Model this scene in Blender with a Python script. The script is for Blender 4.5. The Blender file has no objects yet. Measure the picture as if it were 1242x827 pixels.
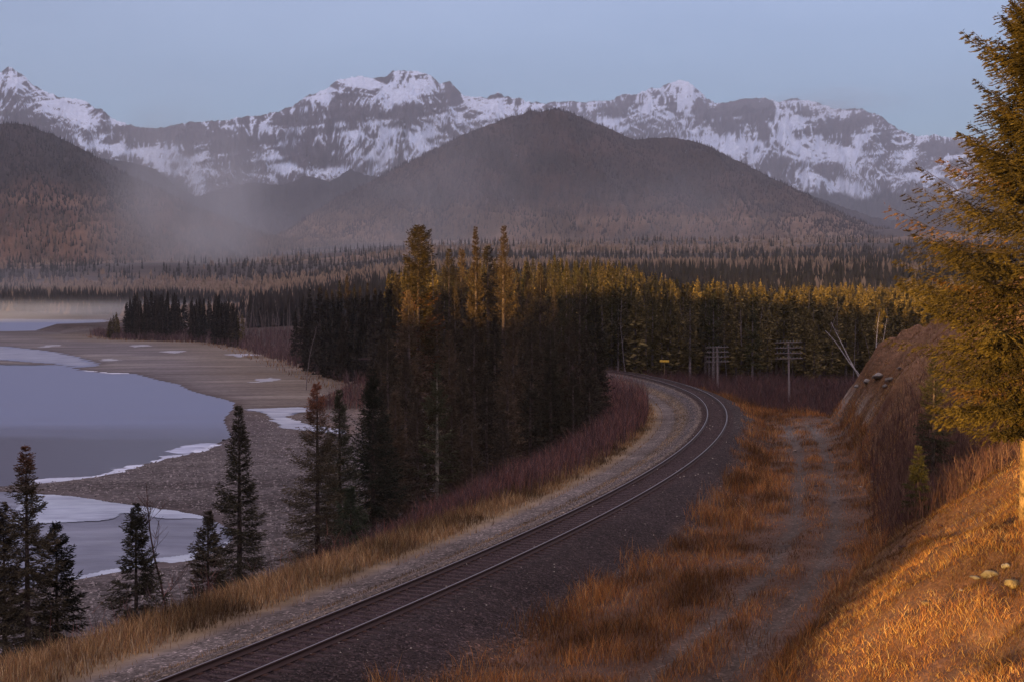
import bpy, math, random, time
_t0 = time.time()
import numpy as np
R = math.radians
S = bpy.context.scene
C = S.collection

# ---------------------------------------------------------------- camera, sky, sun, exposure
F_PX, HOR, ZC = 1725.0, 365.0, 16.0
PIT = math.atan((413.5 - HOR) / F_PX)
cd = bpy.data.cameras.new('camera'); cam = bpy.data.objects.new('camera', cd); C.objects.link(cam)
cd.lens = 50; cd.sensor_width = 36; cd.clip_start = 0.2; cd.clip_end = 60000
cam.location = (0, 0, ZC); cam.rotation_euler = (R(90) - PIT, 0, 0)
S.camera = cam

SUN_AZ, SUN_EL = R(35), math.atan(0.035)      # light travels towards (sin az, cos az)
w = bpy.data.worlds.new('World'); S.world = w; w.use_nodes = True
nt = w.node_tree; bg = nt.nodes['Background']
sky = nt.nodes.new('ShaderNodeTexSky'); sky.sky_type = 'NISHITA'; sky.sun_disc = False
sky.sun_elevation = R(2.0); sky.sun_rotation = math.pi + SUN_AZ
sky.air_density = 1.0; sky.dust_density = 1.0; sky.ozone_density = 2.5
tint = nt.nodes.new('ShaderNodeMix'); tint.data_type = 'RGBA'; tint.blend_type = 'MULTIPLY'
tint.inputs[0].default_value = 1.0; tint.inputs[7].default_value = (0.32, 0.42, 0.65, 1)
nt.links.new(sky.outputs[0], tint.inputs[6])
# thin high overcast over the clear sky: lavender near the horizon, brighter and warmer overhead, faintly mottled
tco = nt.nodes.new('ShaderNodeTexCoord'); sxyz = nt.nodes.new('ShaderNodeSeparateXYZ'); nt.links.new(tco.outputs['Generated'], sxyz.inputs[0])
cr = nt.nodes.new('ShaderNodeValToRGB'); nt.links.new(sxyz.outputs[2], cr.inputs[0])
e = cr.color_ramp.elements; e[0].position = 0.0; e[0].color = (0.46, 0.60, 0.78, 1); e[1].position = 1.0; e[1].color = (2.9, 2.35, 2.3, 1)
e2 = e.new(0.12); e2.color = (0.40, 0.55, 0.74, 1); e3 = e.new(0.45); e3.color = (1.3, 1.1, 1.15, 1)
mpn = nt.nodes.new('ShaderNodeMapping'); mpn.inputs['Scale'].default_value = (1, 1, 3.5); nt.links.new(tco.outputs['Generated'], mpn.inputs[0])
cn = nt.nodes.new('ShaderNodeTexNoise'); cn.inputs['Scale'].default_value = 2.2; cn.inputs['Detail'].default_value = 5; nt.links.new(mpn.outputs[0], cn.inputs['Vector'])
cm = nt.nodes.new('ShaderNodeMapRange'); cm.inputs[1].default_value = .3; cm.inputs[2].default_value = .7; cm.inputs[3].default_value = .80; cm.inputs[4].default_value = 1.2; nt.links.new(cn.outputs['Fac'], cm.inputs[0])
cv = nt.nodes.new('ShaderNodeVectorMath'); cv.operation = 'SCALE'; nt.links.new(cr.outputs[0], cv.inputs[0]); nt.links.new(cm.outputs[0], cv.inputs['Scale'])
ad = nt.nodes.new('ShaderNodeVectorMath'); ad.operation = 'ADD'; nt.links.new(cv.outputs[0], ad.inputs[0]); nt.links.new(tint.outputs[2], ad.inputs[1])
nt.links.new(ad.outputs[0], bg.inputs[0])
bg.inputs[1].default_value = 0.15
sl = bpy.data.lights.new('sun', 'SUN'); sl.energy = 3.6; sl.angle = R(0.5); sl.color = (1.0, 0.63, 0.20)
so = bpy.data.objects.new('sun', sl); C.objects.link(so)
so.rotation_euler = (R(90) - SUN_EL, 0, -SUN_AZ)
S.view_settings.view_transform = 'Standard'; S.view_settings.look = 'None'
S.view_settings.gamma = 1; S.view_settings.use_curve_mapping = False
S.view_settings.exposure = 1.85
S.cycles.max_bounces = 4; S.cycles.diffuse_bounces = 2; S.cycles.glossy_bounces = 2
S.cycles.transmission_bounces = 2; S.cycles.volume_bounces = 0; S.cycles.transparent_max_bounces = 8
S.cycles.use_denoising = True

rng = np.random.default_rng(7)

# ---------------------------------------------------------------- numpy noise
def _h(ix, iy, seed):
    n = (ix.astype(np.int64) * 374761393 + iy.astype(np.int64) * 668265263 + seed * 1442695041) & 0xffffffff
    n = ((n ^ (n >> 13)) * 1274126177) & 0xffffffff
    return ((n ^ (n >> 16)) & 0xffff) / 65535.0
def vn(x, y, seed=0):
    x = np.asarray(x, float); y = np.asarray(y, float)
    x, y = np.broadcast_arrays(x, y)
    ix = np.floor(x); iy = np.floor(y); fx = x - ix; fy = y - iy
    fx = fx * fx * (3 - 2 * fx); fy = fy * fy * (3 - 2 * fy)
    a = _h(ix, iy, seed); b = _h(ix + 1, iy, seed); c = _h(ix, iy + 1, seed); d = _h(ix + 1, iy + 1, seed)
    return (a + (b - a) * fx) * (1 - fy) + (c + (d - c) * fx) * fy
def fbm(x, y, o=4, seed=0):
    t = 0; a = 0.5; s = 0
    for k in range(o):
        t = t + a * vn(x * 2 ** k, y * 2 ** k, seed + k * 17); s += a; a *= 0.5
    return t / s
def ridged(x, y, o=4, seed=0):
    t = 0; a = 0.5; s = 0
    for k in range(o):
        t = t + a * (1 - np.abs(2 * vn(x * 2 ** k, y * 2 ** k, seed + k * 31) - 1)); s += a; a *= 0.5
    return t / s
def sm(a, b, x):
    t = np.clip((x - a) / (b - a), 0, 1); return t * t * (3 - 2 * t)
def lerp(a, b, t): return a + (b - a) * t

# ---------------------------------------------------------------- picking a world point for a place in the photo
def P(px, py, z):
    x = (px - 621) / F_PX; y = -(py - 413.5) / F_PX
    dy = math.cos(PIT) + y * math.sin(PIT); dz = -math.sin(PIT) + y * math.cos(PIT)
    t = (z - ZC) / dz
    return (x * t, dy * t)
def row_z(row, D): return ZC + (HOR - row) * D / F_PX
def col_x(px, D): return (px - 621) * D / F_PX

# ---------------------------------------------------------------- mesh helpers
def mk(name, V, Fa, mat=None, parent=None, col=None, smooth=False):
    V = np.asarray(V, np.float32).reshape(-1, 3); Fa = np.asarray(Fa, np.int32)
    me = bpy.data.meshes.new(name); k = Fa.shape[1]; n = len(Fa)
    me.vertices.add(len(V)); me.vertices.foreach_set('co', V.ravel())
    me.loops.add(n * k); me.loops.foreach_set('vertex_index', Fa.ravel())
    me.polygons.add(n); me.polygons.foreach_set('loop_start', np.arange(0, n * k, k, dtype=np.int32))
    me.polygons.foreach_set('loop_total', np.full(n, k, np.int32))
    if smooth: me.polygons.foreach_set('use_smooth', np.ones(n, bool))
    me.update(calc_edges=True)
    if col is not None:
        col = np.asarray(col, np.float32)
        if col.shape[1] == 3: col = np.hstack([col, np.ones((len(col), 1), np.float32)])
        a = me.color_attributes.new('col', 'FLOAT_COLOR', 'POINT'); a.data.foreach_set('color', col.ravel())
    if mat: me.materials.append(mat)
    o = bpy.data.objects.new(name, me); C.objects.link(o)
    if parent: o.parent = parent
    return o
def tag(o, label=None, cat=None, group=None, kind=None):
    if label: o['label'] = label
    if cat: o['category'] = cat
    if group: o['group'] = group
    if kind: o['kind'] = kind
    return o
def empty(name, loc, rz=0):
    o = bpy.data.objects.new(name, None); C.objects.link(o); o.location = loc; o.rotation_euler = (0, 0, rz)
    o.empty_display_size = 0.3
    return o
def grid_faces(nu, nv):
    i = np.arange(nu - 1)[:, None] * nv + np.arange(nv - 1)[None]
    i = i.ravel()
    return np.stack([i, i + nv, i + nv + 1, i + 1], 1)
class MB:
    """collects tubes and boxes (quads only)"""
    def __init__(s): s.V = []; s.F = []; s.C = []; s.n = 0
    def add(s, V, Fa, c=None):
        V = np.asarray(V, float); s.V.append(V); s.F.append(np.asarray(Fa) + s.n); s.n += len(V)
        s.C.append(np.tile(np.array(c if c is not None else (1, 1, 1.)), (len(V), 1)))
    def tube(s, pts, rad, n=6, c=None):
        pts = np.asarray(pts, float); rad = np.broadcast_to(rad, (len(pts),))
        T = np.gradient(pts, axis=0); T /= np.linalg.norm(T, axis=1)[:, None] + 1e-9
        ref = np.array([1., 0, 0]) if abs(T[0][0]) < 0.8 else np.array([0, 1., 0])
        U = np.cross(T, ref); U /= np.linalg.norm(U, axis=1)[:, None] + 1e-9
        W = np.cross(T, U); a = np.arange(n) * 2 * np.pi / n
        V = pts[:, None] + rad[:, None, None] * (np.cos(a)[None, :, None] * U[:, None] + np.sin(a)[None, :, None] * W[:, None])
        m = len(pts); f = []
        for i in range(m - 1):
            for j in range(n):
                f.append((i * n + j, i * n + (j + 1) % n, (i + 1) * n + (j + 1) % n, (i + 1) * n + j))
        V = V.reshape(-1, 3); V = np.vstack([V, pts[0], pts[-1]]); q = m * n
        for j in range(0, n, 1):
            f.append((q, (j + 1) % n, j, j)); f.append((q + 1, (m - 1) * n + j, (m - 1) * n + (j + 1) % n, (m - 1) * n + (j + 1) % n))
        f = [t for t in f if len(set(t)) == 4] 
        s.add(V, f, c)
    def box(s, cx, cy, cz, sx, sy, sz, rz=0, c=None):
        V = np.array([(x, y, z) for x in (-.5, .5) for y in (-.5, .5) for z in (-.5, .5)]) * (sx, sy, sz)
        co, si = math.cos(rz), math.sin(rz)
        V = np.stack([V[:, 0] * co - V[:, 1] * si + cx, V[:, 0] * si + V[:, 1] * co + cy, V[:, 2] + cz], 1)
        s.add(V, [(0, 1, 3, 2), (4, 6, 7, 5), (0, 4, 5, 1), (2, 3, 7, 6), (0, 2, 6, 4), (1, 5, 7, 3)], c)
    def build(s, name, mat, parent=None, smooth=False, col=False):
        return mk(name, np.vstack(s.V), np.vstack(s.F), mat, parent, np.vstack(s.C) if col else None, smooth)

# ---------------------------------------------------------------- materials
def mat_base(name, rough=0.85, spec=0.2):
    m = bpy.data.materials.new(name); m.use_nodes = True
    b = m.node_tree.nodes['Principled BSDF']; b.inputs['Roughness'].default_value = rough
    b.inputs['Specular IOR Level'].default_value = spec
    return m, m.node_tree, b
def N(t, kind, **kw):
    n = t.nodes.new(kind)
    for k, v in kw.items(): setattr(n, k, v)
    return n
def mul(t, a, b, fac=1.0, blend='MULTIPLY'):
    n = N(t, 'ShaderNodeMix', data_type='RGBA', blend_type=blend); n.inputs[0].default_value = fac
    for i, v in ((6, a), (7, b)):
        if isinstance(v, tuple): n.inputs[i].default_value = v
        else: t.links.new(v, n.inputs[i])
    return n.outputs[2]
def ramp(t, fac, stops):
    n = N(t, 'ShaderNodeValToRGB'); t.links.new(fac, n.inputs[0]); e = n.color_ramp.elements
    while len(e) < len(stops): e.new(0.5)
    for i, (p, c) in enumerate(stops):
        e[i].position = p; e[i].color = (c, c, c, 1) if isinstance(c, (int, float)) else (*c, 1)
    return n.outputs[0]
def noise(t, scale, detail=3, vec=None, rough=0.55):
    n = N(t, 'ShaderNodeTexNoise'); n.inputs['Scale'].default_value = scale; n.inputs['Detail'].default_value = detail
    n.inputs['Roughness'].default_value = rough
    if vec is not None: t.links.new(vec, n.inputs['Vector'])
    return n.outputs['Fac']
def mat_col(name, rough=0.9, spec=0.15, rand=0.0, nscale=None, namp=(0.7, 1.25), bump=None, tint=None):
    """per-vertex base colour x optional object random and fine noise"""
    m, t, b = mat_base(name, rough, spec)
    a = N(t, 'ShaderNodeAttribute', attribute_name='col'); c = a.outputs['Color']
    g = N(t, 'ShaderNodeNewGeometry')
    if rand:
        oi = N(t, 'ShaderNodeObjectInfo')
        c = mul(t, c, ramp(t, oi.outputs['Random'], [(0, (1 - rand, 1 - rand * .8, 1 - rand)), (0.5, (1, .97, .9)), (1, (1 + rand, 1 + rand * .7, 1 + rand * .3))]))
    if nscale:
        c = mul(t, c, ramp(t, noise(t, nscale, 4, g.outputs['Position']), [(0.3, namp[0]), (0.7, namp[1])]))
    if tint: c = mul(t, c, (*tint, 1))
    t.links.new(c, b.inputs['Base Color'])
    if bump:
        bp = N(t, 'ShaderNodeBump'); bp.inputs['Strength'].default_value = bump[1]; bp.inputs['Distance'].default_value = bump[2]
        t.links.new(noise(t, bump[0], 5, g.outputs['Position'], 0.7), bp.inputs['Height']); t.links.new(bp.outputs[0], b.inputs['Normal'])
    return m
M = {}
M['needle'] = mat_col('needles', 0.8, 0.12, rand=0.4)
M['bark'] = mat_col('bark', 0.95, 0.1, nscale=7, namp=(0.35, 1.5), bump=(9, 1.0, 0.12))
M['wood'] = mat_col('weathered_wood', 0.9, 0.15, nscale=8)
M['grass'] = mat_col('dry_grass', 0.8, 0.1)
M['stem'] = mat_col('shrub_stems', 0.85, 0.1)
M['farwood'] = mat_col('distant_trees', 0.95, 0.0)
M['stone'] = mat_col('loose_stone', 0.9, 0.2, nscale=12)
def make_rail():
    m, t, b = mat_base('rail_steel', 0.45, 0.5)
    g = N(t, 'ShaderNodeNewGeometry'); sp = N(t, 'ShaderNodeSeparateXYZ'); t.links.new(g.outputs['Normal'], sp.inputs[0])
    c = mul(t, (0.045, 0.02, 0.016, 1), (0.22, 0.2, 0.21, 1), blend='MIX'); n = c.node
    ms = N(t, 'ShaderNodeMath', operation='GREATER_THAN'); ms.inputs[1].default_value = 0.9
    t.links.new(sp.outputs[2], ms.inputs[0])
    at = N(t, 'ShaderNodeAttribute', attribute_name='col')
    mm = N(t, 'ShaderNodeMath', operation='MULTIPLY'); t.links.new(ms.outputs[0], mm.inputs[0]); t.links.new(at.outputs['Fac'], mm.inputs[1])
    t.links.new(mm.outputs[0], n.inputs[0]); t.links.new(c, b.inputs['Base Color'])
    t.links.new(mm.outputs[0], b.inputs['Metallic'])
    r = N(t, 'ShaderNodeMapRange'); r.inputs[3].default_value = 0.8; r.inputs[4].default_value = 0.38
    t.links.new(mm.outputs[0], r.inputs[0]); t.links.new(r.outputs[0], b.inputs['Roughness'])
    return m
M['rail'] = make_rail()
def make_water():
    m, t, b = mat_base('lake_water', 0.07, 0.5)
    g = N(t, 'ShaderNodeNewGeometry'); mp = N(t, 'ShaderNodeMapping'); mp.inputs['Scale'].default_value = (0.5, 1.0, 1)
    t.links.new(g.outputs['Position'], mp.inputs[0])
    n1 = noise(t, 1.6, 3, mp.outputs[0]); n2 = noise(t, 0.018, 3, g.outputs['Position'])
    b.inputs['Base Color'].default_value = (0.05, 0.055, 0.08, 1)
    bp = N(t, 'ShaderNodeBump'); bp.inputs['Distance'].default_value = 0.08
    s = N(t, 'ShaderNodeMapRange'); s.inputs[1].default_value = 0.35; s.inputs[2].default_value = 0.65; s.inputs[3].default_value = 0.05; s.inputs[4].default_value = 0.35
    t.links.new(n2, s.inputs[0]); t.links.new(s.outputs[0], bp.inputs['Strength'])
    t.links.new(n1, bp.inputs['Height']); t.links.new(bp.outputs[0], b.inputs['Normal'])
    # skim ice over the lake further out
    sy = N(t, 'ShaderNodeSeparateXYZ'); t.links.new(g.outputs['Position'], sy.inputs[0])
    mp2 = N(t, 'ShaderNodeMapping'); mp2.inputs['Scale'].default_value = (0.12, 0.6, 1); t.links.new(g.outputs['Position'], mp2.inputs[0])
    ma = N(t, 'ShaderNodeMath', operation='MULTIPLY_ADD'); ma.inputs[1].default_value = 110.0; t.links.new(noise(t, .06, 5, mp2.outputs[0], .65), ma.inputs[0]); t.links.new(sy.outputs[1], ma.inputs[2])
    k = N(t, 'ShaderNodeMapRange'); k.inputs[1].default_value = 205; k.inputs[2].default_value = 262; t.links.new(ma.outputs[0], k.inputs[0])
    c = mul(t, (0.035, 0.018, 0.038, 1), (0.115, 0.13, 0.215, 1), blend='MIX'); t.links.new(k.outputs[0], c.node.inputs[0]); t.links.new(c, b.inputs['Base Color'])
    r = N(t, 'ShaderNodeMapRange'); r.inputs[3].default_value = 0.3; r.inputs[4].default_value = 0.5; b.inputs['Specular IOR Level'].default_value = 0.16; t.links.new(k.outputs[0], r.inputs[0]); t.links.new(r.outputs[0], b.inputs['Roughness'])
    return m
M['water'] = make_water()
def make_ice():
    m, t, b = mat_base('lake_ice', 0.6, 0.2)
    a = N(t, 'ShaderNodeAttribute', attribute_name='col'); g = N(t, 'ShaderNodeNewGeometry')
    mp = N(t, 'ShaderNodeMapping'); mp.inputs['Scale'].default_value = (0.35, 1.0, 1); t.links.new(g.outputs['Position'], mp.inputs[0])
    c = mul(t, a.outputs['Color'], ramp(t, noise(t, 0.35, 5, mp.outputs[0], 0.65), [(0.3, (0.5, 0.48, 0.56)), (0.5, (0.85, 0.85, 0.9)), (0.68, (1.15, 1.15, 1.15))]))
    t.links.new(c, b.inputs['Base Color'])
    bp = N(t, 'ShaderNodeBump'); bp.inputs['Distance'].default_value = 0.05; bp.inputs['Strength'].default_value = 0.5
    t.links.new(noise(t, 2.0, 5, g.outputs['Position'], 0.7), bp.inputs['Height']); t.links.new(bp.outputs[0], b.inputs['Normal'])
    return m
M['ice'] = make_ice()
def make_ground():
    m, t, b = mat_base('ground_earth', 0.95, 0.1)
    a = N(t, 'ShaderNodeAttribute', attribute_name='col'); g = N(t, 'ShaderNodeNewGeometry'); pos = g.outputs['Position']
    k = N(t, 'ShaderNodeAttribute', attribute_name='peb')          # x: stoniness near (ballast), y: shore pebbles
    sp = N(t, 'ShaderNodeSeparateColor'); t.links.new(k.outputs['Color'], sp.inputs[0])
    c = mul(t, a.outputs['Color'], ramp(t, noise(t, 0.9, 5, pos, 0.7), [(0.3, 0.72), (0.7, 1.28)]))
    ms = N(t, 'ShaderNodeMapping'); ms.inputs['Scale'].default_value = (.03, .16, .1); t.links.new(pos, ms.inputs[0])
    c = mul(t, c, ramp(t, noise(t, 1.0, 6, ms.outputs[0], .7), [(0.32, (.66, .62, .62)), (0.5, (1, 1, 1)), (0.68, (1.35, 1.36, 1.4))]))
    def cells(scale, lo, hi):
        v = N(t, 'ShaderNodeTexVoronoi'); v.inputs['Scale'].default_value = scale; t.links.new(pos, v.inputs['Vector'])
        sh = N(t, 'ShaderNodeSeparateColor'); t.links.new(v.outputs['Color'], sh.inputs[0])
        return v, ramp(t, sh.outputs[0], [(0.0, lo), (0.85, 1.0), (1.0, hi)])
    v1, r1 = cells(13.0, 0.35, 2.4)
    v2, r2 = cells(3.4, 0.45, 1.8)
    c1 = mul(t, c, r1); c1n = c1.node; t.links.new(sp.outputs[0], c1n.inputs[0])
    c2 = mul(t, c1, r2); c2n = c2.node; t.links.new(sp.outputs[1], c2n.inputs[0])
    t.links.new(c2, b.inputs['Base Color'])
    # stones bump
    b1 = N(t, 'ShaderNodeBump', invert=True); b1.inputs['Distance'].default_value = 0.05
    t.links.new(v1.outputs['Distance'], b1.inputs['Height']); t.links.new(sp.outputs[0], b1.inputs['Strength'])
    b2 = N(t, 'ShaderNodeBump', invert=True); b2.inputs['Distance'].default_value = 0.25
    t.links.new(v2.outputs['Distance'], b2.inputs['Height']); t.links.new(sp.outputs[1], b2.inputs['Strength']); t.links.new(b1.outputs[0], b2.inputs['Normal'])
    b3 = N(t, 'ShaderNodeBump'); b3.inputs['Distance'].default_value = 0.15; b3.inputs['Strength'].default_value = 0.5
    t.links.new(noise(t, 1.7, 6, pos, 0.7), b3.inputs['Height']); t.links.new(b2.outputs[0], b3.inputs['Normal'])
    t.links.new(b3.outputs[0], b.inputs['Normal'])
    return m
M['ground'] = make_ground()
def make_mountain():
    m, t, b = mat_base('mountain_rock', 0.9, 0.15)
    a = N(t, 'ShaderNodeAttribute', attribute_name='col'); g = N(t, 'ShaderNodeNewGeometry')
    c = mul(t, a.outputs['Color'], ramp(t, noise(t, 0.02, 6, g.outputs['Position'], 0.7), [(0.3, 0.8), (0.7, 1.2)]))
    t.links.new(c, b.inputs['Base Color'])
    bp = N(t, 'ShaderNodeBump'); bp.inputs['Distance'].default_value = 25; bp.inputs['Strength'].default_value = 0.8
    t.links.new(noise(t, 0.012, 8, g.outputs['Position'], 0.75), bp.inputs['Height']); t.links.new(bp.outputs[0], b.inputs['Normal'])
    return m
M['mountain'] = make_mountain()

# ---------------------------------------------------------------- track centre line (world metres)
ZT = 7.1   # rail top
Lp = [(190,825.8),(301,781.5),(400,744.1),(620,653.8),(650,637.7),(728.8,604.9),(818,553),(845,527),(859.4,507),(858.6,497),(850.6,484.4),(836.9,475.6),(812.7,466),(783.7,457.8)]
Rp = [(272.8,826.8),(399.6,773.5),(432.6,760),(620,676.7),(650,662.7),(728.8,622.3),(794,587.5),(837.6,560),(870.7,529.5),(882.8,510),(881,497),(870.7,484.4),(857.8,475.6),(836.9,467.5),(812.7,461),(780.5,453.8)]
def resample(p, n):
    p = np.asarray(p, float); d = np.r_[0, np.cumsum(np.linalg.norm(np.diff(p, axis=0), axis=1))]
    u = np.linspace(0, d[-1], n); return np.stack([np.interp(u, d, p[:, k]) for k in range(p.shape[1])], 1)
def offset(p, k):
    T = np.gradient(p, axis=0); T /= np.linalg.norm(T, axis=1)[:, None]
    return p + k * np.stack([T[:, 1], -T[:, 0]], 1)     # positive = right
def track_centre():
    la = offset(resample([P(*q, ZT) for q in Lp], 200), 0.75)
    rb = offset(resample([P(*q, ZT) for q in Rp], 200), -0.75)
    pts = np.vstack([la, rb]); 
    # smooth fit: x as function of arc-ish angle around an inner centre
    cx, cy = -60., 110.
    th = np.arctan2(pts[:, 1] - cy, pts[:, 0] - cx); rr = np.hypot(pts[:, 1] - cy, pts[:, 0] - cx)
    co = np.polyfit(th, rr, 7); t = np.linspace(th.min(), th.max(), 400)
    q = np.polyval(co, t); c = np.stack([cx + q * np.cos(t), cy + q * np.sin(t)], 1)
    # extend both ends
    d0 = c[0] - c[6]; d0 /= np.linalg.norm(d0); pre = c[0] + d0 * np.linspace(60, 1, 40)[:, None]
    d1 = c[-1] - c[-12]; a = math.atan2(d1[1], d1[0]); p = c[-1].copy(); post = []
    for i in range(66):
        a += 0.022 if i < 22 else 0.006
        p = p + np.array([math.cos(a), math.sin(a)]); post.append(p)
    c = np.vstack([pre, c, post]); 
    return resample(c, 900)
TC = track_centre()
def line_dist(x, y, L, chunk=40000):
    """signed distance to a polyline's dense points: positive to the right; also index"""
    st = 3; full = len(L); L = L[::st]
    x = np.ravel(x); y = np.ravel(y); T = np.gradient(L, axis=0); T /= np.linalg.norm(T, axis=1)[:, None]
    d = np.empty(len(x)); ii = np.empty(len(x), int)
    for s in range(0, len(x), chunk):
        dx = x[s:s + chunk, None] - L[None, :, 0]; dy = y[s:s + chunk, None] - L[None, :, 1]
        k = np.argmin(dx * dx + dy * dy, 1); r = np.arange(len(k)); ex = dx[r, k]; ey = dy[r, k]
        cr = ex * T[k, 1] - ey * T[k, 0]; dd = np.sqrt(ex * ex + ey * ey)
        inner = (k > 0) & (k < len(L) - 1)
        d[s:s + chunk] = np.where(inner & (dd < 30), cr, np.sign(cr) * dd); ii[s:s + chunk] = k * st
    return d, ii
def poly_sd(x, y, poly):
    """positive inside"""
    x = np.ravel(x); y = np.ravel(y); p = np.asarray(poly, float); n = len(p)
    best = np.full(len(x), 1e18); ins = np.zeros(len(x), bool)
    for i in range(n):
        a = p[i]; b = p[(i + 1) % n]; u = b - a; L2 = u @ u + 1e-12
        t = np.clip(((x - a[0]) * u[0] + (y - a[1]) * u[1]) / L2, 0, 1)
        best = np.minimum(best, (x - a[0] - t * u[0]) ** 2 + (y - a[1] - t * u[1]) ** 2)
        c = ((a[1] > y) != (b[1] > y)) & (x < (b[0] - a[0]) * (y - a[1]) / (b[1] - a[1] + 1e-12) + a[0])
        ins ^= c
    return np.where(ins, 1, -1) * np.sqrt(best)
W0 = lambda L: [P(a, b, 0.0) for a, b in L]
LAKE = W0([(-260, 441), (0, 441), (72, 443), (100, 450), (135, 452.5), (160, 453), (190, 461), (215, 466), (228, 473), (245, 478), (268, 483), (284, 488), (282, 496), (272, 508), (276, 520), (282, 530), (262, 539), (240, 548), (200, 556), (150, 570), (110, 579), (75, 583), (0, 590), (-260, 600)])
MUD = W0([(284, 489), (300, 503), (330, 510), (342, 519), (318, 530), (290, 538), (262, 545), (262, 520)])
ICEBAY = W0([(-260, 416), (0, 420), (55, 426), (90, 433), (118, 442), (100, 446), (72, 441), (0, 436), (-260, 436)])
POND = W0([(-160, 590), (45, 598), (90, 604), (140, 612), (200, 619), (250, 627), (280, 640), (288, 655), (262, 672), (230, 682), (170, 690), (90, 701), (40, 712), (-160, 745)])
FARLAKE = W0([(-500, 386.5), (0, 386.5), (140, 388), (165, 391), (120, 398), (60, 401), (0, 402), (-500, 403)])
CREEK = W0([(296, 497), (340, 494.5), (395, 493), (420, 497), (370, 500), (345, 505), (362, 512), (420, 522), (420, 528), (345, 519), (330, 508), (318, 500)])
# wood edge (vegetation starts right of / beyond this line)
WOODL = resample([P(a, b, 1.0) for a, b in [(104, 405), (135, 410), (190, 412.5), (250, 414), (290, 421), (330, 433), (380, 450), (440, 468)]] + [(-22, 215), (-26, 150), (-26, 100), (-24, 72), (-25, 50), (-28, 20), (-32, -60)], 400)
ROADC = resample([(-16, -40), (-6, 0)] + [P(a, b, 6.9) for a, b in [(800, 827), (851, 784), (903, 740), (960, 684), (989, 628), (990, 563), (983, 530), (968, 508), (948, 496)]], 300)
HILL = [(-9, -60), (-1.0, -6), (3.5, 14), (5.5, 25)] + [P(a, b, 6.9) for a, b in [(905, 820), (985, 740), (1035, 680), (1052, 630), (1046, 590), (1034, 550), (1020, 520), (1010, 503)]] + [(27.5, 122), (40, 132), (70, 136), (200, 130), (200, -60)]
EDGE = resample([(-60, 262), (-20, 236), (4, 205)] + [P(a, b, 7.0) for a, b in [(760, 449.5), (800, 456.5), (850, 468), (900, 480), (950, 489), (1000, 497)]] + [(31, 108), (60, 100)], 300)

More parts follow.
